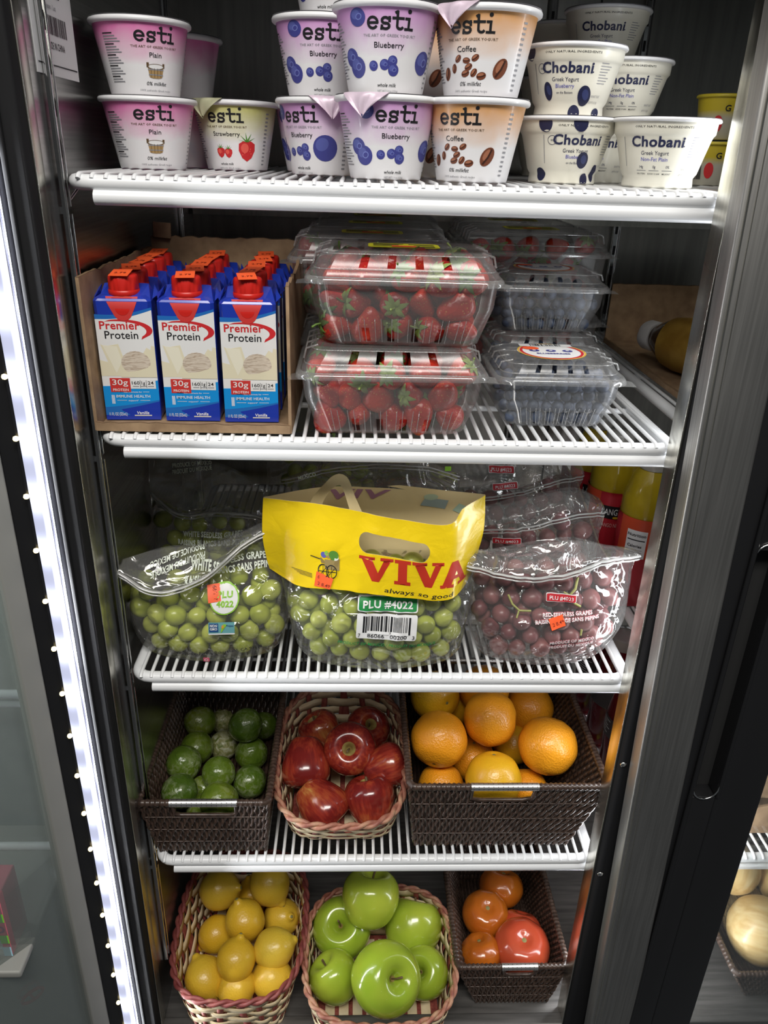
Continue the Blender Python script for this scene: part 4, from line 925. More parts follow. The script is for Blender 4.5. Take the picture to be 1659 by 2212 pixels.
g.decal(rect(-.0072, .0072, -.0085, .0085), ORANGE_ST, q, .0003, .004, .004); g.decal(txt('2 8.49', .001, 0, .0048, .014, .004, rot=PI/2), STX, q, .0006, 0); g.build('price_sticker', t)
n1 = pack(bl, gp, 'pale green grape in the clear bag at front left', 'grapes in the front left bag', -.302, -.116, Z3+.002, -.395, 2, 4, lambda x: -.404+.03*(x+.30)/.18, maxn=120)
# front centre bag with the yellow printed header
bc = Bag([(C(lin(-.094, .076), .044, Z3+.001), .034), (C(lin(-.106, .088), .046, Z3+.014), .040), (C(lin(-.116, .094), .047, -.458), .045), (C(lin(-.122, .098), .048, -.420), .034), (C(lin(-.132, .100), .058, -.385), .018)], 8, .004)
t = thing('grape_bag', 'bag of green grapes with a yellow printed header and hand hole, front centre', 'bag of grapes', (0, 0, 0), 'bags of grapes')
g = MB(); bc.mesh(g, FILM); g.build('film', t)
rowsP = [[(-.137, .051, -.398), (-.100, .027, -.407), (-.058, .012, -.402), (.008, .004, -.406), (.061, .012, -.414), (.081, .029, -.413), (.096, .058, -.406)],
         [(-.144, .055, -.360), (-.105, .035, -.352), (-.058, .020, -.355), (.007, .012, -.359), (.058, .020, -.365), (.081, .036, -.364), (.106, .060, -.353)],
         [(-.143, .067, -.317), (-.105, .047, -.312), (-.059, .032, -.311), (.006, .024, -.321), (.062, .032, -.330), (.079, .047, -.318), (.107, .072, -.312)]]
rowsP = [[Vector(p) for p in r] for r in rowsP]; PWd, PHt = .255, .090
HX0 = -.144; HXS = []
for i in range(201):
    HXS.append(cr(rowsP[1], i/200).x)
def hpar(u, b):
    # width coordinate (metres from the left seam) -> spline parameter
    x = HX0+u*.250/PWd; k_ = 0
    if x <= HXS[0]: return 0.0
    if x >= HXS[-1]: return 1.0
    while HXS[k_+1] < x: k_ += 1
    return (k_+(x-HXS[k_])/max(1e-6, HXS[k_+1]-HXS[k_]))/200
def header(off=0.0, wob=.0024):
    def fn(u, v, e):
        b = min(1, max(0, v/PHt)); a = hpar(u, b); p = cr([cr(r, a) for r in rowsP], b)
        d = wob*(noise.noise(Vector((u*28, b*3, 1)))+.8*abs(noise.noise(Vector((u*50+b*3, b*6, 4)))))
        return (p.x, p.y-d-e*.8-off, p.z)
    return fn
hole = [(p[0], p[1]) for p in xform((rrect(-.0395, .0395, -.0105, .0105, .0102, 8)), 1, 1, .150, .0530, -.085)[0]]
g = MB(); out = [(0, 0), (PWd*.5, 0), (PWd, 0), (PWd, PHt), (PWd*.5, PHt), (0, PHt)]
hf = header(); g.decal(poly([(0, 0), (PWd, 0), (PWd, PHt), (0, PHt)], [hole[::-1]]), YEL, hf, 0, .006, .006)
hb = header(-.0008); g.decal(poly([(0, 0), (PWd, 0), (PWd, PHt), (0, PHt)], [hole[::-1]]), CREAMF, hb, 0, .006, .006)
g.build('header_front', t)
g = MB()
def serifV(x, w, h, flip=False):
    y0, y1 = (h, 0) if flip else (0, h)
    a = [(x, y1), (x+w*.46, y1), (x+w*.46, y1-(y1-y0)*.13), (x+w*.38, y1-(y1-y0)*.13), (x+w*.56, y0+(y1-y0)*.38), (x+w*.72, y1-(y1-y0)*.13), (x+w*.62, y1-(y1-y0)*.13), (x+w*.62, y1), (x+w, y1), (x+w, y1-(y1-y0)*.13), (x+w*.92, y1-(y1-y0)*.13), (x+w*.60, y0), (x+w*.40, y0), (x+w*.08, y1-(y1-y0)*.13), (x, y1-(y1-y0)*.13)]
    return a
vh = .0235; vx, vy = .110, .0185
VIVA = [poly(serifV(0, .038, vh)), rect(.0395, .0575, 0, .0035), rect(.0395, .0575, vh-.0035, vh), rect(.0435, .0535, 0, vh), poly(serifV(.059, .037, vh)),
        poly(serifV(.091, .036, vh, True)), rect(.103, .117, .0075, .0105)]
VG = xform(merge(*VIVA), 1, 1, vx, vy, -.03)
g.decal(VG, VIVR, hf, .0004, .006, .006)
g.build('brand_print', t); g = MB()
g.decal(txt('always so good', .178, .0085, .0062, .078, .006, .12, 2, -.03), INK, hf, .0004, .006, .006)
g.build('slogan_print', t); g = MB()
# cart of produce printed on the header
cx, cy = .076, .028
g.decal(poly([(cx-.0095, cy+.005), (cx-.008, cy+.0005), (cx+.011, cy-.001), (cx+.0135, cy+.0065)]), flat('print_cart', (.28, .20, .07)), hf, .0004, 0); g.decal(rect(cx-.004, cx+.013, cy-.0045, cy+.0045), flat('print_cart_front', (.35, .26, .10)), hf, .0006, 0)
for u, v, a, m in ((-.005, .0085, .0032, VIOL), (.0005, .0085, .003, TANP), (.0065, .0095, .0055, GREENP), (.0085, .0075, .0035, LTEXT), (-.0015, .0105, .0025, LIME_INK)): g.decal(ell(cx+u, cy+v, a, a*.9), m, hf, .0008+u*.01, 0)
for u in (-.006, .004): g.decal(ringg(cx+u, cy-.0065, .0065, .0055), INK, hf, .001, 0); g.decal(strokes([[(cx+u-.005, cy-.0065), (cx+u+.005, cy-.0065)], [(cx+u, cy-.0115), (cx+u, cy-.0015)], [(cx+u-.0035, cy-.010), (cx+u+.0035, cy-.003)]], .0006), INK, hf, .001, 0)
g.decal(strokes([[(cx-.0095, cy+.004), (cx-.020, cy+.0055)]], .0009), INK, hf, .001, 0)
for i in range(4): g.decal(strokes([[(cx-.045+i*.003, cy-.009-i*.0012), (cx-.020, cy-.0105-i*.0012)]], .0004), INK, hf, .0006, 0)
g.build('cart_print', t)
g = MB()
bk = [[Vector(p) for p in r] for r in ([(-.137, .055, -.40), (-.06, .080, -.40), (.03, .085, -.40), (.096, .060, -.405)], [(-.144, .060, -.36), (-.07, .086, -.35), (.02, .092, -.352), (.106, .064, -.355)], [(-.143, .069, -.317), (-.08, .090, -.312), (-.01, .094, -.312), (.06, .090, -.314), (.107, .074, -.312)])]
def bfn(u, v, e):
    p = cr([cr(r, u) for r in bk], v); return (p.x, p.y-e+.0015*noise.noise(Vector((u*8, v*4, 2))), p.z)
g.decal(poly([(0, 0), (1, 0), (1, 1), (.75, .99), (.57, 1.05), (.52, 1.0), (.60, .93), (.50, .95), (.35, .97), (.2, .98), (0, 1)]), CREAMF, bfn, 0, .04, .1)
g.decal(xform(txt('VIV', 0, 0, 1, 3.0, .03, flipx=True), .085, .16, .42, .84), MAUVE, bfn, .001, .02, .04)
g.decal(rect(.70, .80, .70, .82), flat('faint_cart', (.30, .38, .38)), bfn, .001, .03, .05); g.decal(ell(.72, .84, .03, .05), flat('faint_green', (.45, .55, .40)), bfn, .0012, .03, .05); g.decal(poly([(.83, .70), (.92, .64), (.90, .76), (.85, .80)]), flat('faint_green2', (.38, .52, .42)), bfn, .0012, .03, .05)
g.build('header_back', t)
g = MB(); hp = [(-.088, .060, -.335), (-.082, .058, -.315), (-.070, .056, -.297), (-.060, .055, -.289), (-.052, .054, -.292), (-.044, .050, -.312), (-.034, .046, -.338)]
hp = [Vector(p) for p in hp]; rows = []
for j in range(25):
    p = cr(hp, j/24); d = (cr(hp, min(1, j/24+.02))-cr(hp, max(0, j/24-.02))).normalized(); sd = Vector((-d.z, 0, d.x))*.0058*(1+.15*math.sin(j*.6))
    rows.append([p-sd, p+Vector((0, .0008, 0)), p+sd])
g.loft(rows, CREAMF, False, False, False); g.loft([[p+Vector((0, .0007, 0)) for p in r] for r in rows], CREAMF, False, False, False); g.build('handle_strip', t)
g = MB(); f = bc.fn(-.002, -.4205, .0014); r_ = -.045
def rot_(fnn): return lambda u, v, e: fnn(u*math.cos(r_)-v*math.sin(r_), u*math.sin(r_)+v*math.cos(r_), e)
f1 = rot_(f); g.decal(rrect(-.034, .034, -.0085, .0085, .0025), PW, f1, .0002, .004, .004); g.decal(rrect(-.0325, .0325, -.0072, .0072, .002), GREENL, f1, .0006, .004, .004); g.decal(txt('PLU #4022', 0, 0, .0078, .056, .025), PW, f1, .0011, .004, .004)
g.build('plu_label', t); g = MB()
f2 = rot_(bc.fn(-.003, -.4455, .0014)); g.decal(rrect(-.034, .034, -.0150, .0145, .0025), PW, f2, .0002, .004, .004); g.decal(barcode(-.027, .028, -.0075, .0120, 6, 34), INK, f2, .0007, .004, .006)
g.decal(rect(-.022, .0025, -.0085, -.0050), PW, f2, .0009, .004, 0); g.decal(rect(.0045, .0245, -.0085, -.0050), PW, f2, .0009, .004, 0)
for s_, u, w_ in (('7', -.0305, .0025), ('86066', -.012, .0190), ('00200', .0135, .0190), ('3', .0305, .0025)): g.decal(txt(s_, u, -.0102, .0045, w_, .004), INK, f2, .0011, .004, .004)
g.build('barcode_label', t); g = MB()
f3 = rot_(bc.fn(-.002, -.4675, .0014)); g.decal(txt('PRODUCT OF MEXICO / PRODUIT DU MEXIQUE', 0, 0, .0040, .112, .015, .2, 2), GREENL, f3, .0004, .004, .004)
g.build('origin_print', t)
g = MB(); rs = lambda u, v, e: hf(.0700+u*.96+v*.26, .0105+v*.96-u*.26, e+.0016)
g.decal(rect(-.0105, .0105, -.0080, .0080), ORANGE_ST, rs, .0002, 0); g.decal(txt('2 8.49', .001, -.003, .0046, .016, .004), STX, rs, .0005, 0); g.decal(txt('6', -.007, .004, .0034, None, .004), STX, rs, .0005, 0); g.build('price_sticker', t)
n2 = pack(bc, gp, 'green grape in the bag with the yellow header', 'grapes in the yellow header bag', -.114, .092, Z3+.002, -.392, 2, 7, maxn=140)
# front right bag of red grapes
br = Bag([(C(lin(.112, .258), .056, Z3+.001), .036), (C(lin(.104, .272), .060, Z3+.014), .042), (C(lin(.098, .284), .060, -.462), .048), (C(lin(.094, .286), .062, -.425), .036),
          ([(.090, .052, -.395), (.136, .048, -.400), (.189, .048, -.400), (.240, .055, -.392), (.287, .060, -.388)], .014),
          ([(.087, .034, -.383), (.136, .026, -.388), (.189, .026, -.388), (.240, .038, -.377), (.287, .048, -.374)], .003),
          ([(.096, .052, -.373), (.140, .056, -.369), (.205, .060, -.361), (.250, .060, -.368), (.286, .060, -.372)], .003)], 12, .006)
t = thing('grape_bag', 'clear zip bag of red grapes at front right with orange price sticker', 'bag of grapes', (0, 0, 0), 'bags of grapes')
g = MB(); br.mesh(g, FILM); g.build('film', t)
g = MB(); zipline(g, br, int(46*5/6), ZIP); g.build('zip_strip', t)
def plu_red(g, bag, x, z, rot=.0, lift=.0014):
    f = bag.fn(x, z, lift); q = lambda u, v, e: f(u*math.cos(rot)-v*math.sin(rot), u*math.sin(rot)+v*math.cos(rot), e)
    g.decal(rrect(-.0175, .0175, -.0046, .0046, .0015), PW, q, .0002, .004, .004); g.decal(rrect(-.0168, .0168, -.0040, .0040, .0012), PLURED, q, .0005, .004, .004); g.decal(txt('PLU #4023', 0, 0, .0042, .027, .008), PW, q, .0010, .004, .004)
g = MB(); plu_red(g, br, .197, -.4195, -.02)
def outl(g, s_, x, z, h, w_, rot):
    f = br.fn(x, z); g.decal(txt(s_, 0, 0, h, w_, .075, res=2, rot=rot), flat('pink_outline', (.62, .22, .25)), f, .0002, .004, .004); g.decal(txt(s_, 0, 0, h, w_, .02, res=2, rot=rot), PW, f, .0008, .004, .004)
g.build('plu_label', t); g = MB(); outl(g, 'RED SEEDLESS GRAPES', .205, -.4365, .0042, .058, .05); outl(g, 'RAISINS ROUGE SANS PEPINS', .205, -.4430, .0042, .075, .06); g.build('variety_print', t); g = MB(); outl(g, 'PRODUCE OF MEXICO', .212, -.4680, .0040, .053, .07); outl(g, 'PRODUIT DU MEXIQUE', .212, -.4745, .0040, .053, .07)
g.build('printed_text', t)
g = MB(); f = br.fn(.1925, -.4450, .0024); q = lambda u, v, e: f(u*.94-v*.32, v*.94+u*.32, e)
g.decal(rect(-.0085, .0085, -.0065, .0065), ORANGE_ST, q, .0003, .004, .004); g.decal(txt('2 8.49', .001, -.001, .0042, .0135, .004), STX, q, .0006, 0); g.build('price_sticker', t)
n3 = pack(br, rp, 'dusty red grape in the clear bag at front right', 'grapes in the front right bag', .098, .284, Z3+.002, -.395, 2, 9, maxn=130)
yb = lambda x, z: br.front(x, z)
for lab, segs in (('thick green grape stalk at the upper right of the front red bag', (([(.2155, -.398), (.213, -.410), (.206, -.417), (.213, -.426), (.220, -.430)], .0016), ([(.2065, -.4165), (.200, -.414)], .001))),
                  ('forked green grape stalk at the left of the front red bag', (([(.137, -.420), (.142, -.430), (.150, -.436), (.163, -.435)], .0013), ([(.1495, -.4355), (.147, -.444)], .0011))),
                  ('short green grape stalk low on the right of the front red bag', (([(.222, -.462), (.2225, -.455)], .0012),))):
    g = MB()
    for pts, r in segs: g.tube([(x, yb(x, z), z) for x, z in pts], r, STEM, 6)
    tag(g.build('grape_stalk'), lab, 'grape stalk')
# bags behind
def backbag(label, rings, seed, proto, glab, grp, pk, zipj=None, texts=None, amp=.006):
    b = Bag(rings, seed, amp, 34, 34); t = thing('grape_bag', label, 'bag of grapes', (0, 0, 0), 'bags of grapes')
    g = MB(); b.mesh(g, FILM); g.build('film', t)
    if zipj: g = MB(); zipline(g, b, zipj, ZIP, .0018); g.build('zip_strip', t)
    for nm_, tg in (texts or ()): g = MB(); tg(g, b); g.build(nm_, t)
    pack(b, proto, glab, grp, *pk); return t
def txa(g, b):
    f = b.fn(-.235, -.344, .002); g.decal(txt('PRODUCE OF MEXICO', -.012, .016, .0052, .05, .02, res=2, rot=.12), LTEXT, f, .0004, .005, .005); g.decal(txt('PRODUIT DU MEXIQUE', -.012, .009, .0052, .05, .02, res=2, rot=.14), LTEXT, f, .0004, .005, .005)
def txb(g, b):
    f = b.fn(-.225, -.420, .002); g.decal(txt('WHITE SEEDLESS GRAPES', .004, .0085, .0066, .075, .05, res=2), LTEXT, f, .0004, .005, .005); g.decal(txt('RAISINS BLANCS SANS PEPINS', .004, -.0015, .0066, .09, .05, res=2, rot=.03), LTEXT, f, .0004, .005, .005)
backbag('clear bag of green grapes standing behind the front left bag', [(C(lin(-.295, -.14), .20, Z3+.001), .03), (C(lin(-.305, -.135), .20, Z3+.04), .048), (C(lin(-.305, -.14), .20, -.42), .040),
        ([(-.300, .185, -.362), (-.262, .178, -.386), (-.215, .182, -.383), (-.18, .19, -.392), (-.145, .20, -.406)], .006), ([(-.302, .20, -.326), (-.262, .205, -.322), (-.215, .20, -.330), (-.18, .205, -.350), (-.145, .21, -.375)], .004)], 21, gp,
        'shaded green grape in the rear left bag', 'grapes in the rear left bag', (-.30, -.15, -.46, -.345, 1, 22, lambda x: -.36-.5*abs(x+.245), .0117, 40), 25, (('origin_print', txa), ('variety_print', txb)))
def tya(g, b):
    f = b.fn(-.10, -.328, .003); g.decal(txt('MEXICO', 0, 0, .005, .022, .02, res=2, rot=.2), LTEXT, f, .0004, .005, .005)
def tyb(g, b):
    f = b.fn(0.0, -.372, .003); g.decal(txt('SEEDLESS GRAPES', 0, .004, .0055, .06, .04, res=2), LTEXT, f, .0004, .005, .005)
def tyc(g, b):
    f = b.fn(.075, -.318, .003); g.decal(rect(-.004, .004, -.003, .003), LIME_INK, f, .0004, 0)
backbag('clear bag of green grapes standing behind the yellow header bag', [(C(lin(-.115, .085), .185, Z3+.001), .03), (C(lin(-.12, .09), .185, Z3+.045), .048), (C(lin(-.125, .092), .185, -.40), .040), (C(lin(-.128, .092), .175, -.345), .016), ([(-.132, .165, -.336), (-.07, .17, -.316), (0, .17, -.307), (.05, .17, -.312), (.09, .17, -.328)], .004)], 31, gp,
        'shaded green grape in the rear centre bag', 'grapes in the rear centre bag', (-.11, .08, -.45, -.35, 1, 33, None, .0117, 30), 32, (('origin_print', tya), ('variety_print', tyb), ('green_mark', tyc)))
backbag('clear bag of green grapes far back under the shelf, left of centre', [(C(lin(-.16, .0), .34, Z3+.001), .03), (C(lin(-.17, .01), .34, Z3+.05), .05), (C(lin(-.17, .01), .34, -.40), .04), ([(-.175, .33, -.345), (-.12, .33, -.325), (-.08, .33, -.32), (-.03, .33, -.33), (.015, .33, -.345)], .006)], 35, gp,
        'dark shaded green grape in the far back bag', 'grapes in the far back bag', (-.15, .0, -.42, -.36, 1, 36, None, .0117, 12))
def tr1(g, b): plu_red(g, b, .150, -.399, .12, .002)
def tr1b(g, b):
    f = b.fn(.155, -.418, .002); g.decal(txt('RED SEEDLESS GRAPES', 0, 0, .0042, .055, .05, res=2, rot=.08), flat('pink_outline2', (.45, .25, .27)), f, .0002, .005, .005)
backbag('clear bag of red grapes just behind the front right bag', [(C(lin(.105, .270), .165, Z3+.001), .03), (C(lin(.098, .276), .165, Z3+.05), .046), (C(lin(.096, .277), .165, -.415), .036),
        ([(.094, .150, -.395), (.135, .140, -.385), (.185, .135, -.373), (.235, .140, -.362), (.275, .150, -.366)], .006), ([(.092, .165, -.375), (.135, .165, -.366), (.185, .165, -.352), (.235, .165, -.342), (.272, .170, -.356)], .004)], 41, rp,
        'shaded red grape in the bag behind the front right bag', 'grapes in the second red bag', (.10, .27, -.452, -.372, 1, 43, lambda x: -.385+.1*(x-.1), .0117, 45), 25, (('plu_label', tr1), ('variety_print', tr1b)))
def tr2(g, b): plu_red(g, b, .160, -.352, .02, .002)
def tr2b(g, b): plu_red(g, b, .165, -.372, .1, .002)
backbag('clear bag of red grapes third from the shelf front at right', [(C(lin(.10, .268), .275, Z3+.001), .03), (C(lin(.095, .275), .275, Z3+.06), .046), (C(lin(.094, .275), .275, -.400), .036),
        ([(.094, .255, -.398), (.135, .245, -.388), (.185, .245, -.378), (.235, .25, -.362), (.278, .26, -.362)], .006), ([(.092, .27, -.352), (.135, .27, -.340), (.185, .27, -.332), (.235, .27, -.330), (.272, .275, -.342)], .004)], 51, rp,
        'shaded red grape in the third bag on the right', 'grapes in the third red bag', (.10, .27, -.43, -.36, 1, 53, None, .0117, 40), 25, (('plu_label', tr2), ('plu_label', tr2b)))
bpy.data.objects.remove(gp); bpy.data.objects.remove(rp)
# ------------------------------------------------------------------ juice bottles in a red tray, right bay
t = thing('display_tray', 'red printed cardboard tray around the yellow juice bottles', 'tray', (.39, .28, Z3+.0005))
RT_ = flat('red_card', (.30, .012, .02), .45)
g = MB(); g.box(-.098, .14, -.125, .135, 0, .003, RT_); g.build('base', t)
g = MB(); n = 12; 
g.loft([[(-.099, -.125+.26*i/n, 0), (-.0965, -.125+.26*i/n, 0), (-.0965, -.125+.26*i/n, .070+.035*min(1, max(0, (i-2)/6))), (-.099, -.125+.26*i/n, .070+.035*min(1, max(0, (i-2)/6)))] for i in range(n+1)], RT_, True, True, True, False)
g.loft([[(-.099, -.125+.26*i/n, .0704+.035*min(1, max(0, (i-2)/6))), (-.0965, -.125+.26*i/n, .0704+.035*min(1, max(0, (i-2)/6)))] for i in range(n+1)], CARD, False, False, False, False)
g.build('side_wall', t); g = MB(); g.box(-.098, .14, -.127, -.1245, 0, .070, RT_); g.build('front_wall', t)
JU = mat('yellow_juice', (.46, .33, .015), .12, coat=.5, sss=.1); JL = flat('juice_label_red', (.46, .018, .03), .4); JO = flat('juice_label_coral', (.66, .08, .03), .4)
def juice():
    t = thing('juice_bottle', '', 'juice bottle', (0, 0, 0), 'yellow juice bottles in the red tray'); R = .0345
    g = MB(); g.lathe([(.026, 0), (.032, .002), (R, .010), (R, .124), (R-.002, .129), (R-.0002, .136), (R-.001, .162), (R-.006, .180), (.024, .196), (.0185, .205), (.0175, .210)], JU, 40); g.build('bottle_body', t)
    g = MB(); g.lathe([(R+.0004, .034), (R+.0005, .126), (R-.0012, .1295), (R+.0004, .135)], JL, 40, cap=False)
    fn = lambda u, v, e: ((R+e+.0006)*math.sin(u/R), -(R+e+.0006)*math.cos(u/R), v+.027)
    g.decal(rect(-.075, -.018, .014, .108), JO, fn, .0002, .004); g.decal(rect(-.062, -.036, .020, .090), PW, fn, .0006, .004)
    g.decal(txt('Nutrition', -.049, .083, .0050, .023, .02), INK, fn, .001, .004); g.decal(rect(-.060, -.038, .0735, .0752), INK, fn, .001, .004); g.decal(txt('Calories', -.050, .065, .0046, .018, .03), INK, fn, .001, .004)
    for i in range(9): g.decal(rect(-.060, -.040-.004*((i*3) % 3), .058-i*.004, .0588-i*.004), GREY, fn, .001, .004)
    g.decal(poly([(-.014, .086), (.022, .084), (.022, .062), (-.014, .064)]), INK, fn, .0008, .004); g.decal(txt('LANGERS', .004, .0755, .0110, .034, .012), PW, fn, .0012, .004)
    g.decal(xform(ell(0, 0, .004, .002), 1, 1, .006, .0655), flat('gold_fruit', (.75, .45, .02)), fn, .0012, .004); g.decal(txt('MANGO NECTAR', .004, .052, .0070, .036, .004), flat('pale_pink_text', (.75, .45, .42)), fn, .0012, .004)
    g.build('printed_label', t); t.scale = (1, 1, .875)
    g = MB(); g.lathe([(.0195, .206), (.0205, .208), (.0205, .224), (.0195, .226), (.0005, .2262)], CAPPL, 60, wob=lambda a, z: 1+.02*math.sin(30*a)); g.build('cap', t); return t
jb = juice()
for i, (x, y, rz, lab) in enumerate(((.349, .198, .85, 'yellow juice bottle at the tray front showing its nutrition label'), (.430, .192, -.30, 'yellow juice bottle at the front right of the tray, mostly behind the post'),
                            (.332, .288, -.25, 'yellow juice bottle second in the left row of the red tray'), (.326, .362, -.3, 'yellow juice bottle farthest back in the left row of the red tray'))):
    o = jb if i == 0 else dup(jb); o.location = (x, y, Z3+.0036); o.rotation_euler = (0, 0, rz); o['label'] = lab
# ------------------------------------------------------------------ baskets
WK = mat('dark_wicker', (.05, .030, .022), .38, coat=.25); k = N(WK); k.base(k.ramp(k.noise(k.obj((1, 1, .4)), 180, 3), [(.3, (.030, .017, .012)), (.7, (.085, .052, .038))]))
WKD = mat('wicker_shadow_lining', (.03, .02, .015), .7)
def wicker(label, grp, bot, top, z0, h, rows=5, notch=.045, hd=.021, pitch=.0050, handle_x=None):
    # bot / top: (x0, x1, y0, y1) of the base and of the rim
    t = thing('wicker_basket', label, 'basket', ((bot[0]+bot[1])/2, (bot[2]+bot[3])/2, z0), grp); ox, oy = t.location.x, t.location.y
    B = [Vector((bot[0]-ox, bot[2]-oy, 0)), Vector((bot[1]-ox, bot[2]-oy, 0)), Vector((bot[1]-ox, bot[3]-oy, 0)), Vector((bot[0]-ox, bot[3]-oy, 0))]
    T = [Vector((top[0]-ox, top[2]-oy, h)), Vector((top[1]-ox, top[2]-oy, h)), Vector((top[1]-ox, top[3]-oy, h)), Vector((top[0]-ox, top[3]-oy, h))]
    g = MB(); r_ = random.Random(len(label))
    for sd in range(4):
        B0, B1, T0, T1 = B[sd], B[(sd+1) % 4], T[sd], T[(sd+1) % 4]; L = (T1-T0).length; n = int(L/pitch); d = (T1-T0).normalized(); nn = Vector((d.y, -d.x, 0))
        hc = L/2 if handle_x is None or sd != 0 else handle_x-top[0]
        for i in range(n+1):
            s_ = i/n; a = B0.lerp(B1, s_); b = T0.lerp(T1, s_); hmax = 1.0
            if sd in (0, 2) and abs(s_*L-hc) < notch: hmax = 1-hd/h
            P = []; K = rows*6; ph = (i % 2)*.5
            for j in range(K+1):
                q = j/K
                if q > hmax: break
                P.append(a.lerp(b, q)+nn*(.0016*math.cos(PI*(q*rows*2+i)))+d*(.0012*math.sin(PI*2*(q*rows+ph))+r_.uniform(-.0004, .0004)))
            g.tube(P, lambda q2: .0016+.0012*abs(math.sin(PI*(q2*rows*hmax+ph))), WK, 5)
        # solid lining in the middle of the weave, with the hand hole left open
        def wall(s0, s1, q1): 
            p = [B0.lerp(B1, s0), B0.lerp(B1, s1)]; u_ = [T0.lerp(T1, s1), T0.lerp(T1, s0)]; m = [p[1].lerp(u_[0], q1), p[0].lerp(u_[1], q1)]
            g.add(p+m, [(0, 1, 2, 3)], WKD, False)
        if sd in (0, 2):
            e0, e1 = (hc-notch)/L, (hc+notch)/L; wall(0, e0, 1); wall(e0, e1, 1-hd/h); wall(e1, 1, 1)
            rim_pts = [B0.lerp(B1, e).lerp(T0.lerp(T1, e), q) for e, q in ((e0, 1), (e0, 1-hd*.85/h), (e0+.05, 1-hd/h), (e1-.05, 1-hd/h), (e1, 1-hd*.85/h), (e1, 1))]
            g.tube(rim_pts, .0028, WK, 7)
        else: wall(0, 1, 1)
        for q in (.22, .48, .74):
            g.tube([B0.lerp(T0, q)+nn*.0018, B1.lerp(T1, q)+nn*.0018] if q < 1-hd/h or sd in (1, 3) else [B0.lerp(T0, q), B0.lerp(T0, q)+d*.002], .0011, WK, 5)
    g.build('woven_body', t)
    g = MB(); P = []
    for sd in range(4):
        a, b = T[sd], T[(sd+1) % 4]; L = (b-a).length; m = int(L/.0016)
        for i in range(m): P.append(a.lerp(b, .02+.96*i/m)+Vector((0, 0, .001)))
    K = len(P); g.tube(P, lambda q: .0046+.0006*math.sin(q*K*PI*.5), WK, 8, True); g.build('rim', t)
    g = MB(); g.add([tuple(p+Vector((0, 0, .002))) for p in B], [(0, 1, 2, 3)], WK, False)
    for i in range(int((bot[1]-bot[0])/.006)): g.tube([(B[0].x+.003+i*.006, B[0].y, .003), (B[0].x+.003+i*.006, B[2].y, .003)], .0026, WK, 5)
    g.build('base', t)
    hx = (T[0].x+T[1].x)/2 if handle_x is None else handle_x-ox
    for y in (T[0].y, T[2].y):
        g = MB(); g.tube([(hx-notch-.002, y, h+.001), (hx+notch+.002, y, h+.001)], .0050, HANDLE, 14); hh = g.build('handle', t); hh['label'] = 'shiny metal handle bar'
    return t
SPL = mat('pale_wood_splint', (.62, .46, .26), .55); k = N(SPL); f = k.noise(k.obj((6, 6, 60)), 9, 4); k.base(k.ramp(f, [(.3, (.66, .50, .28)), (.5, (.78, .63, .40)), (.7, (.86, .74, .52))]))
SPR = mat('red_brown_splint', (.26, .055, .045), .55); k = N(SPR); f = k.noise(k.obj((30, 30, 5)), 9, 4); k.base(k.ramp(f, [(.3, (.19, .03, .028)), (.7, (.34, .09, .065))]))
RIMW = mat('rose_rim_splint', (.42, .17, .12), .5); k = N(RIMW); f = k.noise(k.obj(), 70, 4); k.base(k.ramp(f, [(.3, (.24, .07, .05)), (.5, (.40, .17, .11)), (.7, (.54, .33, .20))]))
RIMR = mat('wine_rim_splint', (.27, .06, .06), .5); k = N(RIMR); f = k.noise(k.obj(), 70, 4); k.base(k.ramp(f, [(.3, (.16, .03, .03)), (.6, (.26, .065, .055)), (.8, (.40, .17, .13))]))
def sup(cx, cy, a, b, n_, th):
    c, s_ = math.cos(th), math.sin(th); return Vector((cx+a*math.copysign(abs(c)**(2/n_), c), cy+b*math.copysign(abs(s_)**(2/n_), s_), 0))
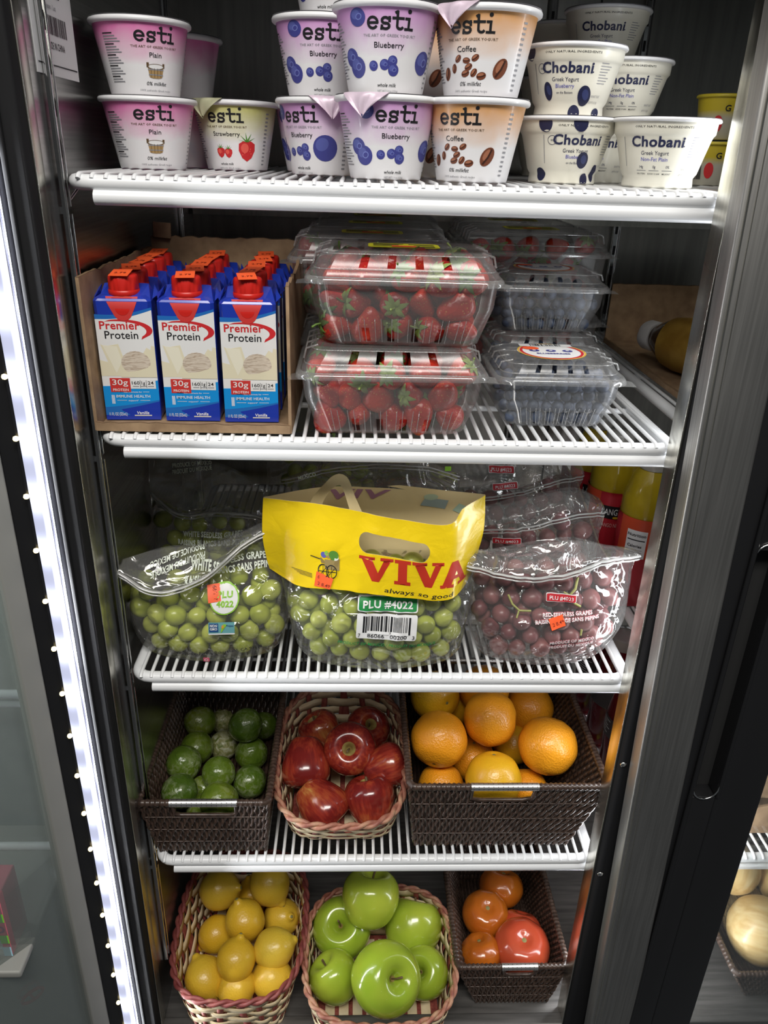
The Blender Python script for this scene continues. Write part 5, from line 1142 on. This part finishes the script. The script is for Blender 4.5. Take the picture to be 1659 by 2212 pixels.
def splint(label, grp, bot, top, z0, h, rows, rimmat, ns=30, bulge=4.0, dip=0.0):
    cx, cy = (bot[0]+bot[1])/2, (bot[2]+bot[3])/2; t = thing('splint_basket', label, 'basket', (cx, cy, z0), grp)
    tx0, ty0 = (top[0]+top[1])/2-cx, (top[2]+top[3])/2-cy; M = ns*6
    # equal spacing round the rim
    fine = [sup(0, 0, (top[1]-top[0])/2, (top[3]-top[2])/2, bulge, 2*PI*i/1200) for i in range(1200)]; acc = [0]
    for a, b in zip(fine, fine[1:]+fine[:1]): acc.append(acc[-1]+(b-a).length)
    ths = []; q = 0
    for i in range(M):
        while acc[q+1] < acc[-1]*i/M: q += 1
        ths.append(2*PI*q/1200)
    def pt(i, q, off):
        th = ths[i % M]; b = sup(0, 0, (bot[1]-bot[0])/2, (bot[3]-bot[2])/2, 6, th); a = sup(tx0, ty0, (top[1]-top[0])/2, (top[3]-top[2])/2, bulge, th)
        qq = q**.85; p = b.lerp(a, qq); n = Vector((math.cos(th), math.sin(th), 0)); zz = h-dip*(abs(math.cos(th))**4) 
        return p+n*off+Vector((0, 0, q*zz))
    r_ = random.Random(len(label)*3)
    g = MB()
    for r in range(rows):
        q0 = (r+.03)/rows; q1 = (r+.97)/rows; rr = [[], []]; j0 = r_.uniform(-.004, .004)
        rings = []
        for i in range(M+1):
            o = .0018*math.cos(PI*(i/6)+PI*r)+.0004*math.sin(i*.37+r*2); w0 = .006*math.sin(i*.11+r*1.7)
            rings.append([pt(i, q0+w0*.4, o), pt(i, q1+w0*.4, o), pt(i, q1+w0*.4, o-.0007), pt(i, q0+w0*.4, o-.0007)])
        g.loft(rings, SPL, True, False, False, True)
    for s_ in range(ns):
        c = s_*6; rows_ = []; K = rows*4
        for j in range(K+1):
            q = j/K; o = -.0011*math.cos(PI*(s_)+PI*(q*rows-.5))
            rows_.append([pt(c-1, q, o), pt(c, q, o+.0002), pt(c+1, q, o), pt(c+1, q, o-.0006), pt(c, q, o-.0006), pt(c-1, q, o-.0006)])
        g.loft(rows_, SPR, True, False, False)
    g.build('woven_body', t)
    g = MB(); g.add([tuple(pt(i, 0, -.001)+Vector((0, 0, .0012))) for i in range(0, M, 3)], [list(range(M//3))], SPR, False)
    xw = (bot[1]-bot[0])/2*.9; yw = (bot[3]-bot[2])/2*.9; n = int(2*xw/.02)
    for i in range(n): x = -xw+(i+.5)*2*xw/n; g.box(x-.007, x+.007, -yw, yw, .0014, .0024, SPL)
    g.build('base', t)
    g = MB(); tw = 36
    for ph in (0, PI):
        P = []
        for i in range(M):
            th = ths[i]; n_ = Vector((math.cos(th), math.sin(th), 0)); a = 2*PI*tw*i/M/2+ph; P.append(pt(i, 1.0, 0)+n_*(.0027*math.cos(a))+Vector((0, 0, .0012+.0023*math.sin(a))))
        g.tube(P, .0030, rimmat, 7, True)
    g.build('rim', t); return t

# ------------------------------------------------------------------ fruit shapes
def revolve(prof, m, n, R, wob=None):
    g = MB(); g.lathe([(r*R, z*R) for r, z in prof], m, n, wob=(lambda a, z: wob(a, z/R)) if wob else None); return g
def spline(P, k_=5):
    V = [Vector((p[0], p[1], 0)) for p in P]; n = (len(V)-1)*k_; return [(max(.001, cr(V, i/n).x), cr(V, i/n).y) for i in range(n+1)]
LIMEM = mat('lime_skin', (.09, .20, .02), .26, coat=.35); k = N(LIMEM); v = k.obj(); nz = k.noise(v, 26, 4); n2_ = k.noise(v, 130, 4, 1.0)
sp = k.n('SeparateXYZ'); k.l(v, sp.inputs[0])
cl = k.ramp(k.math('MULTIPLY_ADD', k.rnd(), .5, k.math('MULTIPLY_ADD', nz, .9, -.3)), [(.15, (.055, .105, .010)), (.55, (.12, .185, .016)), (.95, (.27, .31, .035))])
fr = k.math('MULTIPLY', k.ramp(n2_, [(.45, (0, 0, 0)), (.62, (1, 1, 1))]), k.ramp(k.noise(v, 22, 2), [(.42, (0, 0, 0)), (.60, (1, 1, 1))])); k.base(k.mix(k.math('MULTIPLY', fr, .36), cl, (.40, .43, .27))); k.bump(k.noise(v, 75, 3, .6), .9, .003)
LIMEP = mat('frosted_lime_skin', (.30, .30, .10), .4, coat=.2); k = N(LIMEP); v = k.obj(); n2_ = k.noise(v, 120, 4, 1.0); k.base(k.ramp(n2_, [(.36, (.13, .17, .03)), (.5, (.33, .32, .13)), (.66, (.55, .56, .40))])); k.bump(n2_, .6, .0014)
ORM = mat('orange_skin', (.86, .36, .02), .34, coat=.2); k = N(ORM); v = k.obj(); vo = k.n('TexVoronoi'); k.l(v, vo.inputs['Vector']); vo.inputs['Scale'].default_value = 420
k.base(k.mix(k.math('MULTIPLY_ADD', k.noise(v, 12, 3), .9, k.math('MULTIPLY_ADD', k.rnd(), .2, -.25)), (.80, .28, .010), (.84, .40, .022))); k.bump(vo.outputs[0], .45, .0012)
ORY = mat('yellow_orange_skin', (.80, .48, .03), .34, coat=.2); k = N(ORY); v = k.obj(); vo = k.n('TexVoronoi'); k.l(v, vo.inputs['Vector']); vo.inputs['Scale'].default_value = 420
k.base(k.mix(k.math('MULTIPLY_ADD', k.noise(v, 14, 3), 1.4, -.2), (.74, .46, .015), (.80, .36, .015))); k.bump(vo.outputs[0], .30, .0009)
LEM = mat('lemon_skin', (.74, .46, .03), .36, coat=.15); k = N(LEM); v = k.obj(); vo = k.n('TexVoronoi'); k.l(v, vo.inputs['Vector']); vo.inputs['Scale'].default_value = 360
k.base(k.mix(k.math('MULTIPLY_ADD', k.rnd(), .6, k.math('MULTIPLY_ADD', k.noise(v, 18, 4), .8, -.25)), (.66, .37, .014), (.76, .55, .06))); k.bump(vo.outputs[0], .25, .0008)
APM = mat('red_apple_skin', (.35, .02, .02), .2, coat=.45); k = N(APM); v = k.obj((1, 1, .10)); stn = k.noise(v, 210, 5, .15); v2 = k.obj(); big_ = k.noise(v2, 20, 2); sp = k.n('SeparateXYZ'); k.l(v2, sp.inputs[0])
fx = k.math('ADD', k.math('MULTIPLY_ADD', stn, .85, -.25), k.math('MULTIPLY_ADD', big_, 1.3, -.55)); fx = k.math('ADD', fx, k.math('MULTIPLY_ADD', k.rnd(), .20, -.12))
ap = k.ramp(fx, [(.12, (.17, .014, .012)), (.34, (.30, .034, .019)), (.56, (.43, .10, .032)), (.80, (.58, .29, .08))])
k.base(ap)
GAP = mat('green_apple_skin', (.30, .45, .05), .2, coat=.5); k = N(GAP); v = k.obj(); nz = k.noise(v, 14, 3); vo = k.n('TexVoronoi'); k.l(v, vo.inputs['Vector']); vo.inputs['Scale'].default_value = 150
ga = k.mix(k.math('MULTIPLY_ADD', nz, 1.5, k.math('MULTIPLY_ADD', k.rnd(), .3, -.45)), (.24, .37, .022), (.47, .54, .055)); k.base(k.mix(k.ramp(vo.outputs[0], [(.05, (.55, .55, .55)), (.12, (0, 0, 0))]), ga, (.50, .58, .18)))
CAVT = mat('stem_cavity', (.34, .30, .08), .5); k = N(CAVT); k.base(k.ramp(k.noise(k.obj(), 120, 3), [(.3, (.24, .13, .04)), (.7, (.38, .32, .10))]))
STW = mat('woody_stem', (.14, .09, .04), .7)
TOM = mat('tomato_skin', (.72, .10, .02), .2, coat=.5); k = N(TOM); v = k.obj(); k.base(k.mix(k.math('MULTIPLY_ADD', k.noise(v, 22, 3), 1.1, -.2), (.40, .080, .008), (.52, .17, .012))); k.bump(k.noise(k.obj((1, 1, 2)), 40, 2, 1.5), .25, .002)
TOR = mat('red_tomato_skin', (.66, .07, .03), .2, coat=.5); k = N(TOR); v = k.obj(); k.base(k.mix(k.math('MULTIPLY_ADD', k.noise(v, 18, 3), 1.0, -.15), (.44, .045, .018), (.54, .11, .045))); k.bump(k.noise(k.obj((1, 1, 2)), 30, 2, 1.0), .2, .002)

LP = spline([(.001, -1.06), (.20, -1.02), (.55, -.86), (.90, -.45), (1.0, 0), (.91, .45), (.58, .84), (.24, 1.0), (.10, 1.05), (.001, 1.06)])
OP = spline([(.001, -.95), (.35, -.90), (.75, -.64), (1.0, -.02), (.78, .62), (.40, .88), (.16, .92), (.001, .88)])
LMP = spline([(.001, -1.18), (.10, -1.15), (.20, -1.05), (.50, -.88), (.86, -.48), (.97, 0), (.88, .45), (.55, .85), (.26, 1.04), (.14, 1.20), (.001, 1.25)])
AP_ = spline([(.001, -.80), (.15, -.86), (.38, -.96), (.62, -.78), (.86, -.28), (1.0, .25), (.96, .62), (.72, .92), (.45, .98), (.22, .84), (.08, .62), (.001, .55)])
GP_ = spline([(.001, -.72), (.15, -.78), (.40, -.86), (.72, -.66), (.96, -.15), (1.0, .22), (.92, .58), (.66, .86), (.42, .88), (.22, .74), (.08, .54), (.001, .48)])
TP_ = spline([(.001, -.74), (.40, -.72), (.78, -.50), (1.0, -.02), (.94, .38), (.66, .70), (.36, .76), (.16, .70), (.001, .66)])
def fruit(name, prof, m, R, label, cat, grp, c, axis, spin, wob=None, extra=None, n=36):
    o = revolve(prof, m, n, R, wob).build(name, None, c, aim(axis, spin)); tag(o, label, cat, grp)
    if extra: extra(o, R)
    return o
def cav(prof, k0):
    def f(o, R):
        g = MB(); P = [(r*R, z*R+.0004) for r, z in prof if z > 0 and r < k0]
        if len(P) > 1: g.lathe(P, CAVT, 28, cap=False)
        g.build('stem_cavity', o)['label'] = 'yellowish stem hollow'
        g = MB(); g.tube([(0, 0, R*.50), (.001, 0, R*.75), (.0035, .001, R*1.0)], lambda q: .0011+.0006*q, STW, 7); g.build('stem', o)
    return f
def nub(m, z, r=.10):
    def f(o, R):
        g = MB(); g.lathe([(.001*R, z*R+.0006), (r*.6*R, z*R+.0008), (r*R, z*R-.0003), (r*R, z*R-.0010)][::-1], m, 12); g.build('stem_scar', o)
    return f
SCAR = mat('green_brown_scar', (.22, .20, .07), .7)
# --- fourth shelf
wicker('dark brown wicker basket of limes at the left of the fourth shelf', 'dark wicker baskets', (-.288, -.152, .014, .225), (-.305, -.1435, .002, .262), Z4+.001, .094, 5, .040, .022)
LIMES = [(-.270, .212, -.7564, .0240), (-.241, .238, -.7778, .0203), (-.195, .171, -.7278, .0250), (-.175, .225, -.7766, .0216), (-.266, .161, -.7614, .0237), (-.231, .182, -.7767, .0215), (-.187, .162, -.7745, .0239), (-.274, .113, -.7456, .0246), (-.223, .096, -.7477, .0230), (-.183, .106, -.7752, .0235), (-.268, .057, -.7422, .0234), (-.246, .096, -.7780, .0194), (-.215, .048, -.7508, .0258), (-.245, .061, -.7757, .0188)]
LL = ['dark green frosted lime in the back left corner of the wicker basket', 'pale frosted lime wedged between two green ones at the back', 'large glossy lime highest at the back right of the pile', 'lime half hidden at the back right corner of the wicker basket', 'dark lime second from the back on the left side', 'whitish frosted lime in the middle of the pile', 'lime on the right side, third from the back', 'big dark green lime on the left, resting against the basket wall', 'frosty lime at the centre front of the pile', 'smooth green lime with a yellow tinge at the front right', 'dusty lime at the front left corner of the basket', 'small lime mostly hidden between the front left limes', 'large lime directly behind the metal handle', 'yellow green lime seen through the hand hole of the basket']
rl = random.Random(2); dent = lambda a, z: 1+.02*math.sin(3*a+z*2)
for i, ((x, y, z, R), lab) in enumerate(zip(LIMES, LL)):
    fruit('lime', LP, LIMEP if i in (1, 5) else LIMEM, R*.985, lab, 'lime', 'limes in the wicker basket', (x, y, max(z, Z4+.006+R)), (rl.uniform(-1, 1), rl.uniform(-1, .2), rl.uniform(-.5, 1)), rl.uniform(0, 6), dent)
splint('pale woven splint basket of red apples in the middle of the fourth shelf', 'woven splint baskets', (-.122, .018, .032, .225), (-.142, .034, -.018, .255), Z4+.001, .074, 6, RIMW, 28, 3.2)
APPLES = [(-.085, .199, -.7681, .0300, (-.5, .2, .8), 'red apple at the back left, mostly behind two others'), (-.104, .110, -.7400, .0325, (.05, -.75, -.65), 'striped orange red apple on the left with its stem end facing forward and down'), (-.018, .204, -.7668, .0319, (.25, -.5, .9), 'dark red apple at the back right with a yellowish crown'),
          (-.041, .128, -.7320, .0345, (-.08, -.72, .62), 'shiny red apple at the very centre with its stem hollow showing'), (.006, .100, -.7400, .0285, (1, .2, .3), 'red apple on the right edge, behind the centre one'), (-.081, .060, -.7670, .0320, (.75, -.55, -.5), 'red apple at the front left with its stem pointing right'), (-.013, .061, -.7666, .0322, (-.2, .5, .9), 'dark red apple at the front right with a pale stripe')]
for i, (x, y, z, R, ax, lab) in enumerate(APPLES):
    fruit('red_apple', AP_, APM, R*1.06, lab, 'apple', 'red apples in the splint basket', (x, y, max(z, Z4+.005+R*.95)), ax, i*1.3, lambda a, z: 1+.035*math.cos(5*a)*max(0, -z), cav(AP_, .26))
wicker('large dark brown wicker basket of oranges at the right of the fourth shelf', 'dark wicker baskets', (.046, .249, .022, .235), (.0335, .286, .006, .272), Z4+.001, .116, 6, .041, .024, .0050, .1540)
ORS = [(.083, .197, -.6932, .0365, (.5, -.95, .3), 'y', 'yellowish orange with a pale stem scar at the back left'), (.117, .236, -.7379, .0347, (1, 0, 1), 'y', 'orange mostly hidden behind the back left fruit'), (.158, .207, -.6892, .0375, (0, 1, 1), 'o', 'orange at the back centre, cut off by the shelf above'), (.155, .134, -.6827, .0386, (1, -.25, .1), 'o', 'deep orange fruit in the middle with its scar facing right'),
       (.232, .216, -.7320, .0378, (0, 1, 1), 'o', 'orange at the back right beside the basket wall'), (.081, .108, -.6971, .0391, (-.25, -.85, -.5), 'o', 'orange with a creased navel on the left side of the basket'), (.231, .098, -.7000, .0405, (.3, .6, 1), 'o', 'biggest orange, high at the right front'), (.138, .144, -.7659, .0326, (0, 0, 1), 'o', 'orange low in the middle beneath the navel one'),
       (.203, .171, -.7640, .0293, (0, 1, .3), 'y', 'yellow orange half hidden left of the biggest one'), (.153, .066, -.7304, .0379, (0, .4, 1), 'y', 'yellow orange at the front behind the metal handle'), (.086, .090, -.7659, .0320, (0, 1, 1), 'o', 'orange at the bottom front left, barely above the rim'), (.206, .084, -.7664, .0292, (0, 1, 1), 'o', 'orange at the bottom seen at the right end of the hand hole')]
for i, (x, y, z, R, ax, kk, lab) in enumerate(ORS):
    fruit('orange', OP, ORY if kk == 'y' else ORM, R*1.01, lab, 'orange', 'oranges in the large wicker basket', (x, y, z), ax, i, (lambda a, z: 1-.05*max(0, z-.75)*math.cos(6*a)), nub(SCAR, .885, .09), 40)
# --- cabinet deck
splint('pale woven splint basket of lemons on the cabinet deck at left', 'woven splint baskets', (-.266, -.131, -.034, .175), (-.296, -.106, -.048, .205), ZF+.001, .086, 7, RIMR, 30, 3.0)
LEMS = [(-.245, .138, -1.030, .0320, (.85, -.2, .35), 'lemon at the back left with its tip pointing right'), (-.167, .142, -1.0238, .0324, (.6, -.6, -.5), 'lemon at the very back, topmost against the basket wall'), (-.199, .160, -1.0730, .0280, (-.2, .5, 1), 'lemon half buried behind the central lemon'), (-.147, .120, -1.0720, .0296, (.5, -.5, .7), 'lemon with a bruised dimple on the right side'), (-.199, .087, -1.0350, .0313, (-.35, .3, 1), 'pale upright lemon lying on top in the centre'), (-.246, .095, -1.0760, .0282, (-.8, -.4, -.6), 'lemon low on the left beneath the central lemon'),
        (-.203, .022, -1.0320, .0292, (.2, .7, 1), 'greenish yellow lemon just in front of the central lemon'), (-.150, .040, -1.0330, .0297, (1, .3, .2), 'lemon on the right side, middle of the pile'), (-.152, .016, -1.0650, .0298, (.9, -.2, .3), 'lemon at the front right corner with two dark specks'), (-.249, .018, -1.0660, .0298, (-.5, .6, .6), 'lemon at the front left corner of the basket'), (-.201, .004, -1.066, .0270, (1, .2, .3), 'lemon at the middle of the front rim')]
for i, (x, y, z, R, ax, lab) in enumerate(LEMS):
    fruit('lemon', LMP, LEM, R*.99, lab, 'lemon', 'lemons in the splint basket', (x, y, max(z, ZF+.006+R)), ax, i*1.1, lambda a, z: 1+.02*math.sin(2*a+z*3), nub(SCAR, 1.235, .09))
splint('pale woven splint basket of green apples on the cabinet deck, middle', 'woven splint baskets', (-.085, .094, -.056, .115), (-.103, .115, -.078, .140), ZF+.001, .080, 6, RIMW, 30, 3.0)
GAPS = [(-.008, .092, -.9960, .0410, (.1, .5, .9), 'green apple on top at the back, tallest of the pile'), (-.050, .090, -1.0600, .0425, (-.1, -.45, .9), 'green apple at the left with its stem hollow upward'), (.060, .092, -1.0640, .0425, (.2, .8, .7), 'green apple at the right with a matte shoulder'), (-.059, .014, -1.0640, .0340, (-.6, .3, .8), 'green apple at the front left, half covered'), (.0095, -.018, -1.0170, .0455, (.45, -.55, .75), 'biggest brightest green apple at the front centre'), (.073, .022, -1.0660, .0345, (-.35, -.5, .85), 'green apple at the front right with a dark stem')]
for i, (x, y, z, R, ax, lab) in enumerate(GAPS):
    fruit('green_apple', GP_, GAP, R*1.06, lab, 'apple', 'green apples in the splint basket', (x, y, max(z, ZF+.006+R*.9)), ax, i*1.7, lambda a, z: 1+.02*math.cos(5*a)*max(0, -z), cav(GP_, .10), 44)
wicker('small dark brown wicker basket of tomatoes on the cabinet deck at right', 'dark wicker baskets', (.151, .257, .006, .215), (.117, .277, .000, .245), ZF+.001, .086, 5, .024, .018, .0046, .207)
TOMS = [(.212, .166, -1.0660, .0365, (.2, .5, .9), 'o', 'wrinkled orange tomato at the back of the basket'), (.177, .112, -1.0600, .0370, (.05, -.25, 1), 'o', 'creased orange tomato with a small stem scar, left side'), (.162, .050, -1.0650, .0320, (-.2, .4, 1), 'o', 'dark orange tomato at the front left'), (.230, .094, -1.0720, .0340, (.2, .6, .7), 'r', 'red tomato mostly hidden behind the big one'), (.224, .054, -1.0580, .0420, (.0, -.25, 1), 'r', 'biggest red tomato right behind the metal handle')]
for i, (x, y, z, R, ax, kk, lab) in enumerate(TOMS):
    fruit('tomato', TP_, TOR if kk == 'r' else TOM, R, lab, 'tomato', 'tomatoes in the small wicker basket', (x, y, z), ax, i, lambda a, z: 1+(.02*math.cos(5*a)+.03*math.sin(9*a+1))*max(0, z), nub(SCAR, .67, .12), 44)
# ------------------------------------------------------------------ right bay, lower part
DRK = mat('dark_red_drink', (.10, .004, .008), .14, coat=.5); DRL = flat('dark_label', (.07, .06, .06), .4)
def redb(x, y, lab, rz, first=[None]):
    if first[0] is None:
        t = thing('juice_bottle', lab, 'juice bottle', (x, y, Z4+.001), 'dark red bottles of the right bay')
        g = MB(); g.lathe([(.028, 0), (.034, .003), (.0355, .012), (.0355, .03), (.034, .05), (.0355, .075), (.0355, .115), (.030, .145), (.020, .168), (.0175, .180)], DRK, 36); g.build('bottle_body', t)
        g = MB(); fn = lambda u, v, e: ((.0358+e)*math.sin(u/.0355), -(.0358+e)*math.cos(u/.0355), v)
        g.decal(rect(-.09, .09, .080, .113), DRL, fn, 0, .004)
        for i in range(6): g.decal(rect(-.07, -.045-.004*((i*5) % 3), .107-i*.0042, .1082-i*.0042), PW, fn, .0005, .004)
        g.build('printed_label', t)
        g = MB(); g.lathe([(.0195, .176), (.0205, .178), (.0205, .194), (.0195, .196), (.0005, .1962)], CAPPL, 40); g.build('cap', t); first[0] = t
    else: t = dup(first[0], (x, y, Z4+.001), lab)
    t.rotation_euler = (0, 0, rz); return t
redb(.365, .150, 'dark red juice bottle at the right end of the fourth shelf, nearest the post', 0); redb(.368, .230, 'dark red juice bottle second in line behind the nearest one, fourth shelf', -1.2); redb(.366, .310, 'dark red juice bottle third in line, deep in shadow on the fourth shelf', .6)
t = thing('cardboard_box', 'open brown cardboard box on the right bay shelf above the onions', 'box', (.655, .19, Z4+.001))
g = MB(); g.box(-.17, .2, -.15, .15, 0, .004, CARD); g.build('base', t)
torn((-.17, .15), (.2, .15), .22, CARD, 'back_wall', amp=.002, parent=t); torn((-.17, -.15), (-.17, .15), .20, CARD, 'side_wall', amp=.002, parent=t, h1=.24); torn((-.17, -.15), (.2, -.15), .055, CARD, 'front_wall', amp=.006, parent=t, h1=.03)
g = MB(); g.add([(-.165, -.14, .055), (.1, -.152, .055), (.06, -.06, .16), (-.16, -.05, .19)], [(0, 1, 2, 3)], CARD, False); g.add([(-.165, -.1395, .054), (.1, -.1515, .054), (.06, -.0595, .159), (-.16, -.0495, .189)], [(3, 2, 1, 0)], CARD, False); g.build('folded_flap', t)
wicker('dark wicker basket of onions on the deck behind the right glass', 'dark wicker baskets', (.565, .74, .012, .20), (.525, .79, -.006, .235), ZF+.001, .072, 4, .035, .016, .006)
ONM = mat('onion_skin', (.62, .43, .18), .36, coat=.2); k = N(ONM); v = k.obj((1, 1, .12)); f = k.noise(v, 90, 4, .3); k.base(k.ramp(f, [(.3, (.48, .30, .10)), (.55, (.66, .48, .22)), (.75, (.76, .62, .36))]))
PEELM = mat('onion_peel', (.62, .48, .22), .5)
ONP = spline([(.001, -.88), (.12, -.90), (.40, -.84), (.80, -.55), (1.0, -.05), (.92, .42), (.58, .78), (.25, .98), (.12, 1.22), (.10, 1.42), (.001, 1.45)])
for i, (x, y, z, R, ax, lab) in enumerate(((.590, .060, -1.030, .0500, (1, -.6, .25), 'biggest yellow onion at the front of the dark basket'), (.572, .135, -.985, .0420, (.4, .6, .8), 'yellow onion behind the big one, under the shelf edge'), (.660, .120, -1.000, .0450, (-.3, .5, .9), 'pale onion behind and right of the big onion'), (.690, .050, -1.040, .045, (.3, .2, 1), 'yellow onion at the right side of the basket'))):
    fruit('onion', ONP, ONM, R, lab, 'onion', 'onions behind the right glass', (x, y, z), ax, i, None, None, 40)
